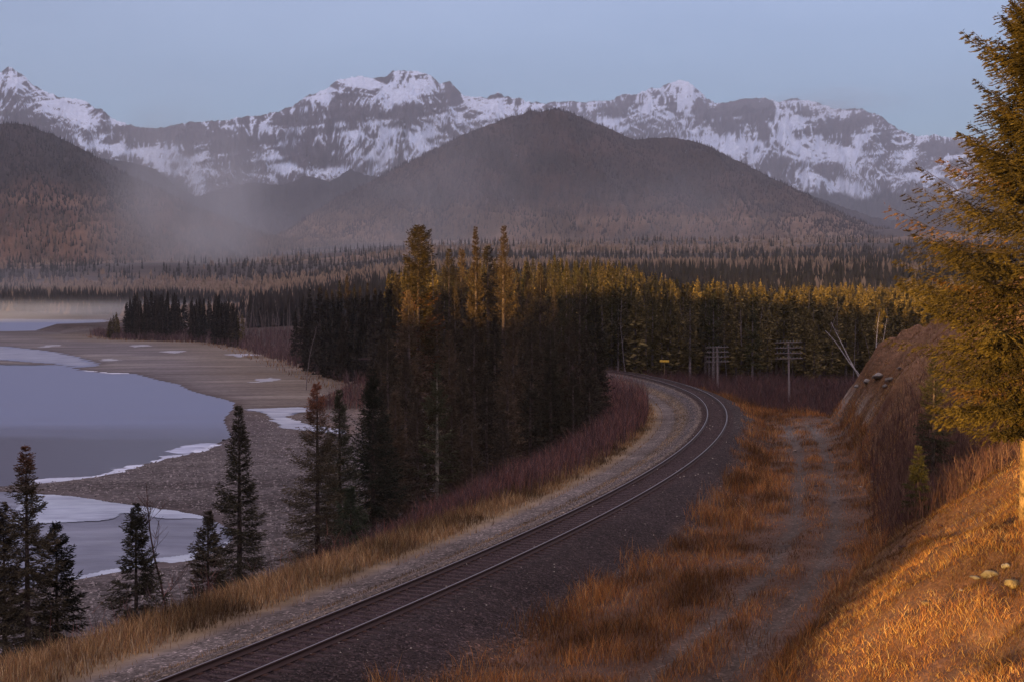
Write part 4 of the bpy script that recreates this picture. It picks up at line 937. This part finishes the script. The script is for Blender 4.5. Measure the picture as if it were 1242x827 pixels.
def palette(n, rg, cs, wts, var=.3):
    cs = np.asarray(cs, float); i = rg.choice(len(cs), n, p=np.asarray(wts) / sum(wts)); return cs[i] * rg.uniform(1 - var, 1 + var, n)[:, None]
def along(n, rg, s0, s1, d0, d1, line=None):
    Ln = TC if line is None else line; cs = np.r_[0, np.cumsum(np.linalg.norm(np.diff(Ln, axis=0), axis=1))]
    s = rg.uniform(s0, s1, n) if not callable(s0) else s0(n); X = np.interp(s, cs, Ln[:, 0]); Y = np.interp(s, cs, Ln[:, 1])
    T = np.gradient(Ln, axis=0); T /= np.linalg.norm(T, axis=1)[:, None]; tx = np.interp(s, cs, T[:, 0]); ty = np.interp(s, cs, T[:, 1])
    d = rg.uniform(d0, d1, n); return X + d * ty, Y - d * tx, d
def scatter(n, rg, x0, x1, y0, y1):
    """denser near the camera"""
    y = rg.uniform(y0, y1, n); x = rg.uniform(-.395, .395, n) * y; k = (x > x0) & (x < x1); return x[k], y[k]
def inview(x, y, m=60):
    return (y > 8) & (np.abs(x / np.maximum(y, 1)) < (621 + m) / F_PX)
rg = np.random.default_rng(99)
# verge right of the line and the hillside
def grass_patch(n, box, test, hfun, cfun, wfun, seed, name, label, lean=(.15, .7)):
    rg = np.random.default_rng(seed); x, y = scatter(n, rg, *box); ok = inview(x, y); x, y = x[ok], y[ok]
    z, g = ground(x, y, True); k = test(x, y, z, g, rg); x, y, z = x[k], y[k], z[k]; g = {a: b[k] for a, b in g.items()}
    h = hfun(x, y, g, rg); c = cfun(x, y, g, rg); V, Fa, Cc = blades(x, y, z - .02, h, wfun(x, y), rg.uniform(*lean, len(x)), c, seed + 1)
    return tag(mk(name, V, Fa, M['grass'], None, Cc), label, 'grass', kind='stuff')
ORG = [(.30, .115, .032), (.22, .08, .025), (.36, .17, .05), (.11, .05, .03), (.30, .19, .10)]
GLD = [(.29, .175, .08), (.24, .13, .055), (.18, .09, .045), (.33, .23, .13), (.12, .065, .04)]
def tR(x, y, z, g, rg):
    p = fbm(x * .45, y * .45, 3, 31); e = lerp(3.2, 2.0, sm(48, 95, y)) + 1.0 * (fbm(x * .3, y * .3, 3, 32) - .5) * 2
    road = np.clip(1 - (1.05 - .35 * sm(.5, .7, fbm(x * .8, y * .5, 3, 45))) * np.exp(-((np.abs(g['rd']) - .85 + .35 * (fbm(x * .35, y * .35, 2, 46) - .5)) / .46) ** 2), 0, 1) * lerp(.8, 1, sm(1.2, 2.0, np.abs(g['rd']))); road = np.where(y > 112, 1, road)
    prob = sm(0, 1.2, g['d'] - e) * (.6 + .6 * sm(.34, .6, p)) * road * (g['beyond'] < 3) * (g['h'] < 1.0)
    return rg.random(len(x)) < prob
grass_patch(800000, (-14, 40, 22, 150), tR, lambda x, y, g, r: (.16 + .75 * sm(.3, .75, fbm(x * .6, y * .6, 3, 33))) * r.uniform(.5, 1.25, len(x)) * lerp(.55, 1, sm(1.5, 3.2, np.abs(g['rd']))),
            lambda x, y, g, r: palette(len(x), r, ORG, [4, 3, 2, 3, .8], .4) * (.4 + 1.1 * sm(.25, .75, fbm(x * .55 + 5, y * .55, 4, 34)))[:, None], lambda x, y: .006 + y * .00017, 500, 'grass', 'rusty orange dry grass between the railway line and the dirt track')
def tH(x, y, z, g, rg):
    p = fbm(x * .4, y * .4, 4, 35); return rg.random(len(x)) < (g['h'] > .2) * (.35 + 1.0 * sm(.35, .6, p)) * lerp(1, .55, sm(72, 84, y)) * (g['h'] < 30)
grass_patch(1500000, (0, 42, 12, 110), tH, lambda x, y, g, r: (.06 + .28 * fbm(x * .7, y * .7, 3, 36)) * r.uniform(.3, 1.25, len(x)),
            lambda x, y, g, r: palette(len(x), r, [(.27, .13, .04), (.20, .08, .028), (.34, .20, .07), (.12, .045, .022), (.30, .21, .10)], [3, 3, 1.5, 4, .7], .4) * (.25 + 1.1 * sm(.25, .75, fbm(x * .7 + 5 + y * .2, y * .5, 4, 37)))[:, None], lambda x, y: .005 + y * .00016, 510, 'hillside_grass', 'matted golden grass covering the slope at lower right', (.4, 1.1))
def tL(x, y, z, g, rg):
    d = -g['d']; p = fbm(x * .5, y * .5, 3, 38); far = sm(58, 75, y)
    tall = sm(4.7, 5.6, d) * sm(9.2, 7.8, d) ; low = (d > 2.5) & (d < 4.5)
    return rg.random(len(x)) < (tall * (.45 + .8 * p) + low * .75 * p * (np.abs(d - 3.9) > .5)) * (y < 190)
grass_patch(1100000, (-30, 24, 26, 185), tL, lambda x, y, g, r: np.where(-g['d'] < 4.4, .12, .26 + .38 * sm(4.8, 6.4, -g['d'])) * r.uniform(.5, 1.3, len(x)) * lerp(1.0, .7, sm(60, 100, y)),
            lambda x, y, g, r: palette(len(x), r, GLD, [3, 4, 3, 1.5, 2], .4) * (.35 + 1.15 * sm(.25, .75, fbm(x * .45 + 5, y * .45, 4, 39)))[:, None], lambda x, y: .010 + y * .00020, 520, 'grass', 'tall straw coloured grass lining the lake side of the line', (.1, .6))
def tS(x, y, z, g, rg):
    return rg.random(len(x)) < (g['land'] > -6) * (g['land'] < 14) * (g['lk'] < -2) * (.3 + .6 * fbm(x * .1, y * .1, 3, 40)) * (np.abs(g['d']) > 24)
grass_patch(60000, (-190, -5, 190, 640), tS, lambda x, y, g, r: r.uniform(.4, 1.1, len(x)), lambda x, y, g, r: palette(len(x), r, [(.22, .11, .05), (.30, .18, .08), (.14, .06, .04)], [3, 2, 3]), lambda x, y: .03 + y * .0003, 530, 'shore_grass', 'rusty sedge along the far beach below the wood')

def thicket(n, box, test, hfun, cs, seed, label, wf, name='shrub_thicket', lean=(.05, .45)):
    rg = np.random.default_rng(seed); x, y = scatter(n, rg, *box); ok = inview(x, y); x, y = x[ok], y[ok]
    z, g = ground(x, y, True); k = test(x, y, z, g, rg); x, y, z = x[k], y[k], z[k]; g = {a: b[k] for a, b in g.items()}
    h = hfun(x, y, g, rg); c = palette(len(x), rg, cs, [1] * len(cs), .35); wd = wf(x, y)
    V, Fa, Cc = blades(x, y, z - .05, h, wd, rg.uniform(*lean, len(x)), c, seed + 1)
    # side twigs start part way up
    m = 2; xx = np.repeat(x, m) + rg.normal(0, .12, len(x) * m); yy = np.repeat(y, m) + rg.normal(0, .12, len(x) * m); zz = np.repeat(z, m) + np.repeat(h, m) * rg.uniform(.25, .75, len(x) * m)
    V2, F2, C2 = blades(xx, yy, zz, np.repeat(h, m) * rg.uniform(.2, .42, len(x) * m), np.repeat(wd, m) * .7, rg.uniform(.3, 1.0, len(x) * m), np.repeat(c, m, 0), seed + 2, 1)
    return tag(mk(name, np.vstack([V, V2]), np.vstack([Fa, F2 + len(V)]), M['stem'], None, np.vstack([Cc, C2])), label, 'shrubs', kind='stuff')
RED = [(.06, .035, .036), (.17, .065, .055), (.14, .07, .07), (.23, .105, .08), (.09, .06, .068), (.07, .038, .036)]
def sA(x, y, z, g, rg):
    d = -g['d']; e = lerp(8.0, 5.6, sm(45, 80, y)); p = fbm(x * .16, y * .16, 3, 50)
    return (d > e) & (d < 17) & (y < 215) & (rg.random(len(x)) < .35 + .9 * (p - .2)) & ((y > 62) | (rg.random(len(x)) < .10))
thicket(330000, (-30, 24, 42, 215), sA, lambda x, y, g, r: (1.3 + 2.0 * fbm(x * .2, y * .2, 3, 51)) * r.uniform(.5, 1.15, len(x)) * lerp(.8, 1.0, sm(70, 120, y)), RED, 600, 'purple red leafless willow brush between the grass and the central spruces', lambda x, y: .012 + y * .00022)
def sB(x, y, z, g, rg):
    return (g['d'] > 0) & (g['beyond'] > 1.8) & (g['beyond'] < 75) & (g['hd'] < -.5) & (rg.random(len(x)) < .35 + .9 * (fbm(x * .12, y * .12, 3, 52) - .2)) & (y > 100)
thicket(170000, (5, 95, 104, 235), sB, lambda x, y, g, r: (1.5 + 2.3 * fbm(x * .1, y * .1, 3, 53)) * r.uniform(.5, 1.1, len(x)), [(.09, .038, .036), (.075, .042, .042), (.12, .055, .045), (.05, .03, .032)], 610, 'dark red brush hollow between the curve and the big wood', lambda x, y: .02 + y * .00025)
def sC(x, y, z, g, rg):
    return (g['land'] > 0) & (g['land'] < 30) & (np.abs(g['d']) > 18) & (rg.random(len(x)) < .25 + .9 * (fbm(x * .05, y * .05, 3, 54) - .15)) & (y > 200)
thicket(170000, (-190, 0, 200, 660), sC, lambda x, y, g, r: (1.5 + 3.0 * fbm(x * .05, y * .05, 3, 55)) * r.uniform(.6, 1.1, len(x)), [(.13, .08, .08), (.10, .055, .06), (.15, .09, .08)], 620, 'mauve grey brush along the far edge of the beach', lambda x, y: .05 + y * .0004)
def sD(x, y, z, g, rg):
    q = np.exp(-((g['h'] - 2.8) / 2.6) ** 2) * sm(48, 54, y) * sm(88, 74, y) + np.exp(-((g['h'] - 7) / 3.5) ** 2) * sm(52, 56, y) * sm(80, 70, y) * .6
    return (g['h'] > .4) & (rg.random(len(x)) < q)
thicket(90000, (8, 36, 46, 92), sD, lambda x, y, g, r: (.7 + 1.1 * fbm(x * .3, y * .3, 3, 56)) * r.uniform(.5, 1.1, len(x)), [(.085, .04, .032), (.06, .028, .028), (.12, .065, .045)], 630, 'dark reddish brush filling the gully below the eroded bank', lambda x, y: .014 + y * .0002)

# ---------------------------------------------------------------- stones
def stone_form(seed, rough=.42):
    import bmesh
    bm = bmesh.new(); bmesh.ops.create_icosphere(bm, subdivisions=2, radius=1); r = random.Random(seed)
    off = [(r.uniform(-3, 3)) for _ in range(3)]
    from mathutils import noise as mn, Vector
    for v in bm.verts:
        k = 1 + rough * mn.noise(v.co * 1.3 + Vector(off)) * 2; v.co = v.co * k
    sx, sy, sz = r.uniform(.8, 1.3), r.uniform(.7, 1.1), r.uniform(.5, .8)
    V = np.array([(v.co.x * sx, v.co.y * sy, v.co.z * sz) for v in bm.verts]); Fa = np.array([[v.index for v in f.verts] for f in bm.faces]); bm.free()
    return V, Fa
# loose ballast, pebbles on the shore
def stones(n, pts, zs, rad, cols, seed, name, label):
    rg = np.random.default_rng(seed); t = np.array([(1, 0, -.3), (-.5, .87, -.3), (-.5, -.87, -.3), (0, 0, 1.), (.3, .5, .6)]); f = np.array([(0, 1, 4), (1, 2, 3), (2, 0, 3), (0, 4, 3), (1, 3, 4)])
    a = rg.uniform(0, 6.28, n); s3 = rg.uniform(.6, 1.3, (n, 3)) * np.array([1, 1, .65]); V = t[None] * s3[:, None] * rad[:, None, None]
    co, si = np.cos(a)[:, None], np.sin(a)[:, None]; V = np.stack([V[..., 0] * co - V[..., 1] * si + pts[:, :1], V[..., 0] * si + V[..., 1] * co + pts[:, 1:2], V[..., 2] + zs[:, None]], 2)
    Fa = (f[None] + (np.arange(n) * 5)[:, None, None]).reshape(-1, 3)
    return tag(mk(name, V.reshape(-1, 3), Fa, M['stone'], None, np.repeat(cols, 5, 0)), label, 'stones', kind='stuff')
rg = np.random.default_rng(123)
n = 110000; x, y, d = along(n, rg, 60, 250, -3.1, 4.2); keep = inview(x, y) & ((y < 60) | (rg.random(n) < .4)); x, y, d = x[keep], y[keep], d[keep]
z = ground(x, y); rad = rg.uniform(.02, .045, len(x)) * (1 + (y > 60) * .5)
base = np.where((np.abs(d) < 1.2)[:, None], colr(.045, .029, .029), np.where((d < 0)[:, None], colr(.13, .10, .09), colr(.048, .034, .034)))
cc = base * rg.uniform(.4, 1.7, len(x))[:, None]; br_ = rg.random(len(x)) < .008; cc[br_] = (.3, .26, .22)
ztie = (np.abs(d) < 1.25); z = z + np.where(ztie & (rg.random(len(x)) < .3), .02, 0)
stones(len(x), np.stack([x, y], 1), z + .01, rad, cc, 1, 'ballast_gravel', 'dark crushed stone loose over the railway bed')
x, y = scatter(120000, rg, -60, 2, 70, 230); ok = inview(x, y); x, y = x[ok], y[ok]; z, g = ground(x, y, True)
k = (g['lk'] < -.3) & (g['d'] < -15) & (rg.random(len(x)) < .25 + .6 * fbm(x * .15, y * .15, 3, 90)) & (y < 200); x, y, z = x[k], y[k], z[k]
stones(len(x), np.stack([x, y], 1), z + .01, rg.uniform(.05, .16, len(x)) * rg.uniform(.6, 1.3, len(x)), np.array([(.13, .11, .11)]) * rg.uniform(.35, 1.9, len(x))[:, None], 2, 'beach_pebbles', 'grey pebbles covering the beach between ice and bank')
# single rocks that can be told apart
ROCKS = [(597, 647, 6.4, .09, (.6, .57, .52), 'small white stone beside the left rail'), (434, 721, 6.5, .06, (.45, .4, .36), 'tiny pale stone near the left rail towards the lower left'), (558, 728, 6.4, .07, (.5, .46, .42), 'pale stone on the dark ballast right of the rails'),
         (964, 537, 6.7, .28, (.36, .28, .24), 'pale rounded rock at the head of the dirt track'), (1007, 539, 6.7, .35, (.14, .08, .07), 'flat reddish rock on the grass at the head of the dirt track'), (990, 583, 6.7, .22, (.10, .08, .09), 'dark flat rock between the wheel ruts'), (1012, 603, 6.7, .13, (.1, .08, .09), 'small dark stone in the right wheel rut'),
         (1044, 580, 7.0, .2, (.4, .33, .3), 'pale low rock at the verge beyond the dirt track'), (1058, 579, 7.1, .16, (.36, .3, .27), 'smaller pale stone right of the pale low rock'),
         (1135, 579, None, .26, (.42, .36, .32), 'pale pointed rock beside the fir sapling'), (1168, 577, None, .2, (.40, .34, .3), 'pale rock on the upper slope right of the fir sapling'),
         (1124, 652, None, .30, (.10, .035, .03), 'dark red rock in the middle of the slope'), (1098, 665, None, .2, (.09, .035, .03), 'dark red lump left of the dark red rock'), (1143, 640, None, .14, (.10, .04, .03), 'small dark red stone above the dark red rock'),
         (1169, 718, None, .12, (.6, .52, .42), 'bright cream stone on the golden slope'), (1126, 735, None, .2, (.36, .22, .1), 'golden brown lump of earth on the lower slope'), (1224, 690, None, .2, (.55, .46, .35), 'cream rock against the foot of the huge spruce'), (1205, 700, None, .28, (.30, .24, .18), 'grey rock left of the huge spruce foot'), (1232, 712, None, .34, (.42, .30, .14), 'large golden rock below the huge spruce foot'), (1186, 703, None, .2, (.27, .22, .18), 'flat grey rock further left on the golden slope'),
         (1040, 470, None, .7, (.30, .26, .24), 'pale grey rock at the lower left tip of the eroded bank'), (1052, 464, None, .8, (.32, .28, .26), 'broad grey outcrop on the eroded bank above its lower tip'), (1066, 458, None, .9, (.34, .29, .26), 'largest grey outcrop on the eroded bank'), (1080, 462, None, .6, (.28, .23, .2), 'grey outcrop right of the largest one on the bank'), (1074, 470, None, .5, (.27, .23, .21), 'small grey rock just below the outcrops on the bank'), (1092, 448, None, .5, (.28, .22, .19), 'brownish rock highest on the eroded bank'),
         (272, 533, .1, .5, (.06, .045, .045), 'dark boulder at the tip of the pebble beach'), (262, 533, .1, .35, (.06, .045, .045), 'dark boulder left of the pebble beach tip'), (234, 534, .05, .3, (.07, .05, .05), 'small dark boulder out in the shallows')]
yy_ = np.linspace(14, 130, 2400)
M['rock'] = mat_col('rock', .9, .2, nscale=9, bump=(12, .8, .03))
for i, (px, row, zz, r_, c_, lb) in enumerate(ROCKS):
    if zz is None:
        xx = (px - 621) / F_PX * yy_; gzv = ground(xx, yy_); ray = ZC - (row - HOR) / F_PX * yy_; hit = np.argmax(gzv > ray); X0, Y0 = xx[hit], yy_[hit]
    else: X0, Y0 = P(px, row, zz)
    V, Fa = stone_form(i + 3); z0 = gz(X0, Y0)
    o = mk('rock', V * r_ * (.42 if 440 < row < 475 else .55) * (1, 1, .75), Fa, M['rock'], None, np.tile(np.array(c_) * (.42 if row > 640 and px > 1000 else .62), (len(V), 1)), False); o.location = (X0, Y0, z0 + r_ * .12); o.rotation_euler = (0, 0, i * 1.1)
    tag(o, lb, 'rock')

# ---------------------------------------------------------------- telegraph poles
def pole(px, rt, Dd, arms, label, aw=2.9, rz=0.0, lean=0.02):
    x0 = col_x(px, Dd); z0 = gz(x0, Dd); H = row_z(rt, Dd) - z0 + .1
    root = empty('telegraph_pole', (x0, Dd, z0), rz); root.rotation_euler = (0, -lean, rz)
    m = MB(); m.tube([(0, 0, -.4), (0, 0, H * .5), (0, 0, H)], [.14, .12, .09], 8, (.22, .165, .155)); m.build('pole', M['wood'], root, col=True)
    for k in range(arms):
        za = H - .12 - k * .62
        a = MB(); a.box(0, -.13, za, aw, .07, .09, 0, (.2, .15, .14)); ao = a.build('crossarm', M['wood'], root, col=True)
        for sgn in (-1, 1):
            b = MB(); b.tube([(sgn * .6, -.19, za), (0, -.12, za - .45)], .018, 4, (.12, .1, .1)); b.build('brace', M['wood'], root, col=True)
        for q in range(8):
            xq = (q - 3.5) * aw / 8.4; ins = MB(); ins.tube([(xq, -.13, za + .06), (xq, -.13, za + .12), (xq, -.13, za + .15), (xq, -.13, za + .22)], [.02, .045, .05, .02], 6, (.16, .17, .17)); ins.build('insulator', M['wood'], ao, col=True)
    tag(root, label, 'telegraph pole'); return root
pole(958, 415, 165, 4, 'clearest telegraph pole with four crossarms, right of the curve', 3.2)
pole(871, 421, 185, 4, 'fainter telegraph pole with four crossarms left of the clearest one', 3.1, .1)
pole(806, 427, 215, 2, 'short looking telegraph pole with pale arms above a yellow marker', 2.4, .3)
pole(729, 422, 205, 2, 'telegraph pole half hidden at the right edge of the central clump', 2.6, .5)
x0 = col_x(806, 200); z0 = gz(x0, 200)
mr = empty('track_marker', (x0, 200, z0)); m = MB(); m.tube([(0, 0, -.3), (0, 0, row_z(437, 200) - z0)], .06, 6, (.3, .2, .1)); m.build('post', M['wood'], mr, col=True)
m = MB(); m.box(0, -.08, row_z(438, 200) - z0, 1.3, .05, .34, 0, (.75, .42, .06)); m.build('board', M['wood'], mr, col=True)
tag(mr, 'yellow marker board on a post beside the far end of the curve', 'marker')

# a few pale sunlit snow patches on the ground behind the wood
for i, px in enumerate((793, 820, 836, 857, 874)):
    Dd = 380; x0 = col_x(px, Dd); V, Fa = stone_form(60 + i, .3)
    zc_ = gz(x0, Dd); top_ = row_z(366 - 2, Dd)

# ---------------------------------------------------------------- unseen ridge and cloud bank, added behind the camera to block the sun
def from_uw(u, w_): return (u * math.cos(SUN_AZ) + w_ * math.sin(SUN_AZ), -u * math.sin(SUN_AZ) + w_ * math.cos(SUN_AZ))
us = np.arange(-900, 30, 1.5); prof_u = [-900, -400, -285, -200, -110, -88, -75, -70, -63, -60, -55, -34, -30, -20, -15, -10, -3, 10, 30]; prof_z = [75, 62, 48, 31, 30, 30, 28, 24.5, 24.5, 27, 28, 27, 26, 20, 17, 14, 5, 2, 1]  # added ridge, crest shaped so its shadow leaves chosen spots sunlit
top_z = np.interp(us, prof_u, prof_z); wv = np.array([-260, -235, -215, -200, -190, -170, -150]); wk = np.array([0, .55, .9, 1, .9, .5, 0])
V = []
for u_, tz in zip(us, top_z):
    for w_, k in zip(wv, wk):
        X0, Y0 = from_uw(u_, w_); V.append((X0, Y0, -1 + (tz + 1) * k))
rd_ = mk('hill', V, grid_faces(len(us), len(wv)), M['ground'], None, np.tile(colr(.08, .06, .05), (len(V), 1)), True); tag(rd_, kind='structure')
us = np.linspace(-15000, 13000, 150); ang = np.linspace(0, 2 * np.pi, 25)
V = []
for u_ in us:
    b = 266 + 10 * math.sin(u_ * .0021); t_ = 4600 + 250 * math.sin(u_ * .0013 + 1)  # added opaque slab that keeps direct sun off the distant slopes
    for a_ in ang:
        w_ = -6600 + 600 * math.cos(a_) * (1 + .1 * math.sin(u_ * .003)); z_ = (b + t_) / 2 + (t_ - b) / 2 * math.sin(a_)
        X0, Y0 = from_uw(u_, w_); V.append((X0, Y0, z_))
mc, tc, bc = mat_base('cloud_blocker', 1, 0); bc.inputs['Base Color'].default_value = (.8, .8, .82, 1)
cb = mk('sun_block_cloud', V, grid_faces(len(us), len(ang)), mc, None, None, True); tag(cb, kind='structure')

# ---------------------------------------------------------------- haze
def haze():
    m = bpy.data.materials.new('haze_air'); m.use_nodes = True; t = m.node_tree; t.nodes.clear()
    o = t.nodes.new('ShaderNodeOutputMaterial'); v = t.nodes.new('ShaderNodeVolumePrincipled')
    v.inputs['Color'].default_value = (.78, .82, .94, 1); v.inputs['Density'].default_value = HAZE_D; v.inputs['Anisotropy'].default_value = 0.0
    t.links.new(v.outputs[0], o.inputs['Volume'])
    mb = MB(); x0, x1, y0, y1, z0, z1 = -10500, 10500, -420, 17500, -2.5, 2700
    mb.box((x0 + x1) / 2, (y0 + y1) / 2, (z0 + z1) / 2, x1 - x0, y1 - y0, z1 - z0)
    h = mb.build('haze', m); tag(h, kind='stuff'); h['label'] = 'thin mauve haze filling the valley air'; return h
HAZE_D = 5.5e-5
haze()
def mist(loc, rad, dens, label, seed):
    import bmesh
    m = bpy.data.materials.new('mist_vapour'); m.use_nodes = True; t = m.node_tree; t.nodes.clear()
    o = t.nodes.new('ShaderNodeOutputMaterial'); v = t.nodes.new('ShaderNodeVolumePrincipled'); v.inputs['Color'].default_value = (.90, .90, .95, 1)
    tc = N(t, 'ShaderNodeTexCoord'); ln = N(t, 'ShaderNodeVectorMath', operation='LENGTH'); t.links.new(tc.outputs['Object'], ln.inputs[0])
    a = N(t, 'ShaderNodeMapRange', interpolation_type='SMOOTHSTEP'); a.inputs[1].default_value = 1.0; a.inputs[2].default_value = .05; a.inputs[3].default_value = 0; a.inputs[4].default_value = 1; t.links.new(ln.outputs['Value'], a.inputs[0])
    mp = N(t, 'ShaderNodeMapping'); mp.inputs['Location'].default_value = (seed * 3.1, seed * 1.7, 0); t.links.new(tc.outputs['Object'], mp.inputs[0])
    nz = noise(t, 1.8, 2, mp.outputs[0]); b = N(t, 'ShaderNodeMapRange'); b.inputs[1].default_value = .35; b.inputs[2].default_value = .7; b.inputs[3].default_value = .25 * dens; b.inputs[4].default_value = 1.6 * dens; t.links.new(nz, b.inputs[0])
    mm = N(t, 'ShaderNodeMath', operation='MULTIPLY'); t.links.new(a.outputs[0], mm.inputs[0]); t.links.new(b.outputs[0], mm.inputs[1]); t.links.new(mm.outputs[0], v.inputs['Density']); t.links.new(v.outputs[0], o.inputs['Volume'])
    bm = bmesh.new(); bmesh.ops.create_icosphere(bm, subdivisions=3, radius=1); me = bpy.data.meshes.new('mist'); bm.to_mesh(me); bm.free(); me.materials.append(m)
    ob = bpy.data.objects.new('mist', me); C.objects.link(ob); ob.location = loc; ob.scale = rad; tag(ob, label, 'mist', kind='stuff')
mist((-420, 1120, 6), (330, 190, 16), 6e-3, 'low white mist lying on the far end of the lake', 1)
mist((-560, 2500, 150), (190, 420, 270), 3.0e-3, 'smoke grey mist rising over the valley left of centre', 2)
mist((-300, 3000, 150), (520, 500, 230), 7e-4, 'drifting mist along the foot of the central hill', 3)
mist((-150, 3350, 330), (330, 300, 260), 6e-4, 'thin mist on the slope of the central hill', 4)
mist((350, 3300, 220), (420, 320, 170), 6e-4, 'thin mist low on the right of the central hill', 5)
mist((3150, 14200, 1980), (1100, 500, 210), 9e-4, 'pale cloud veil over the right hand snowy peaks', 7)
mist((-650, 1500, 25), (450, 250, 45), 1.2e-3, 'pale ground mist among the woods of the far shore', 6)
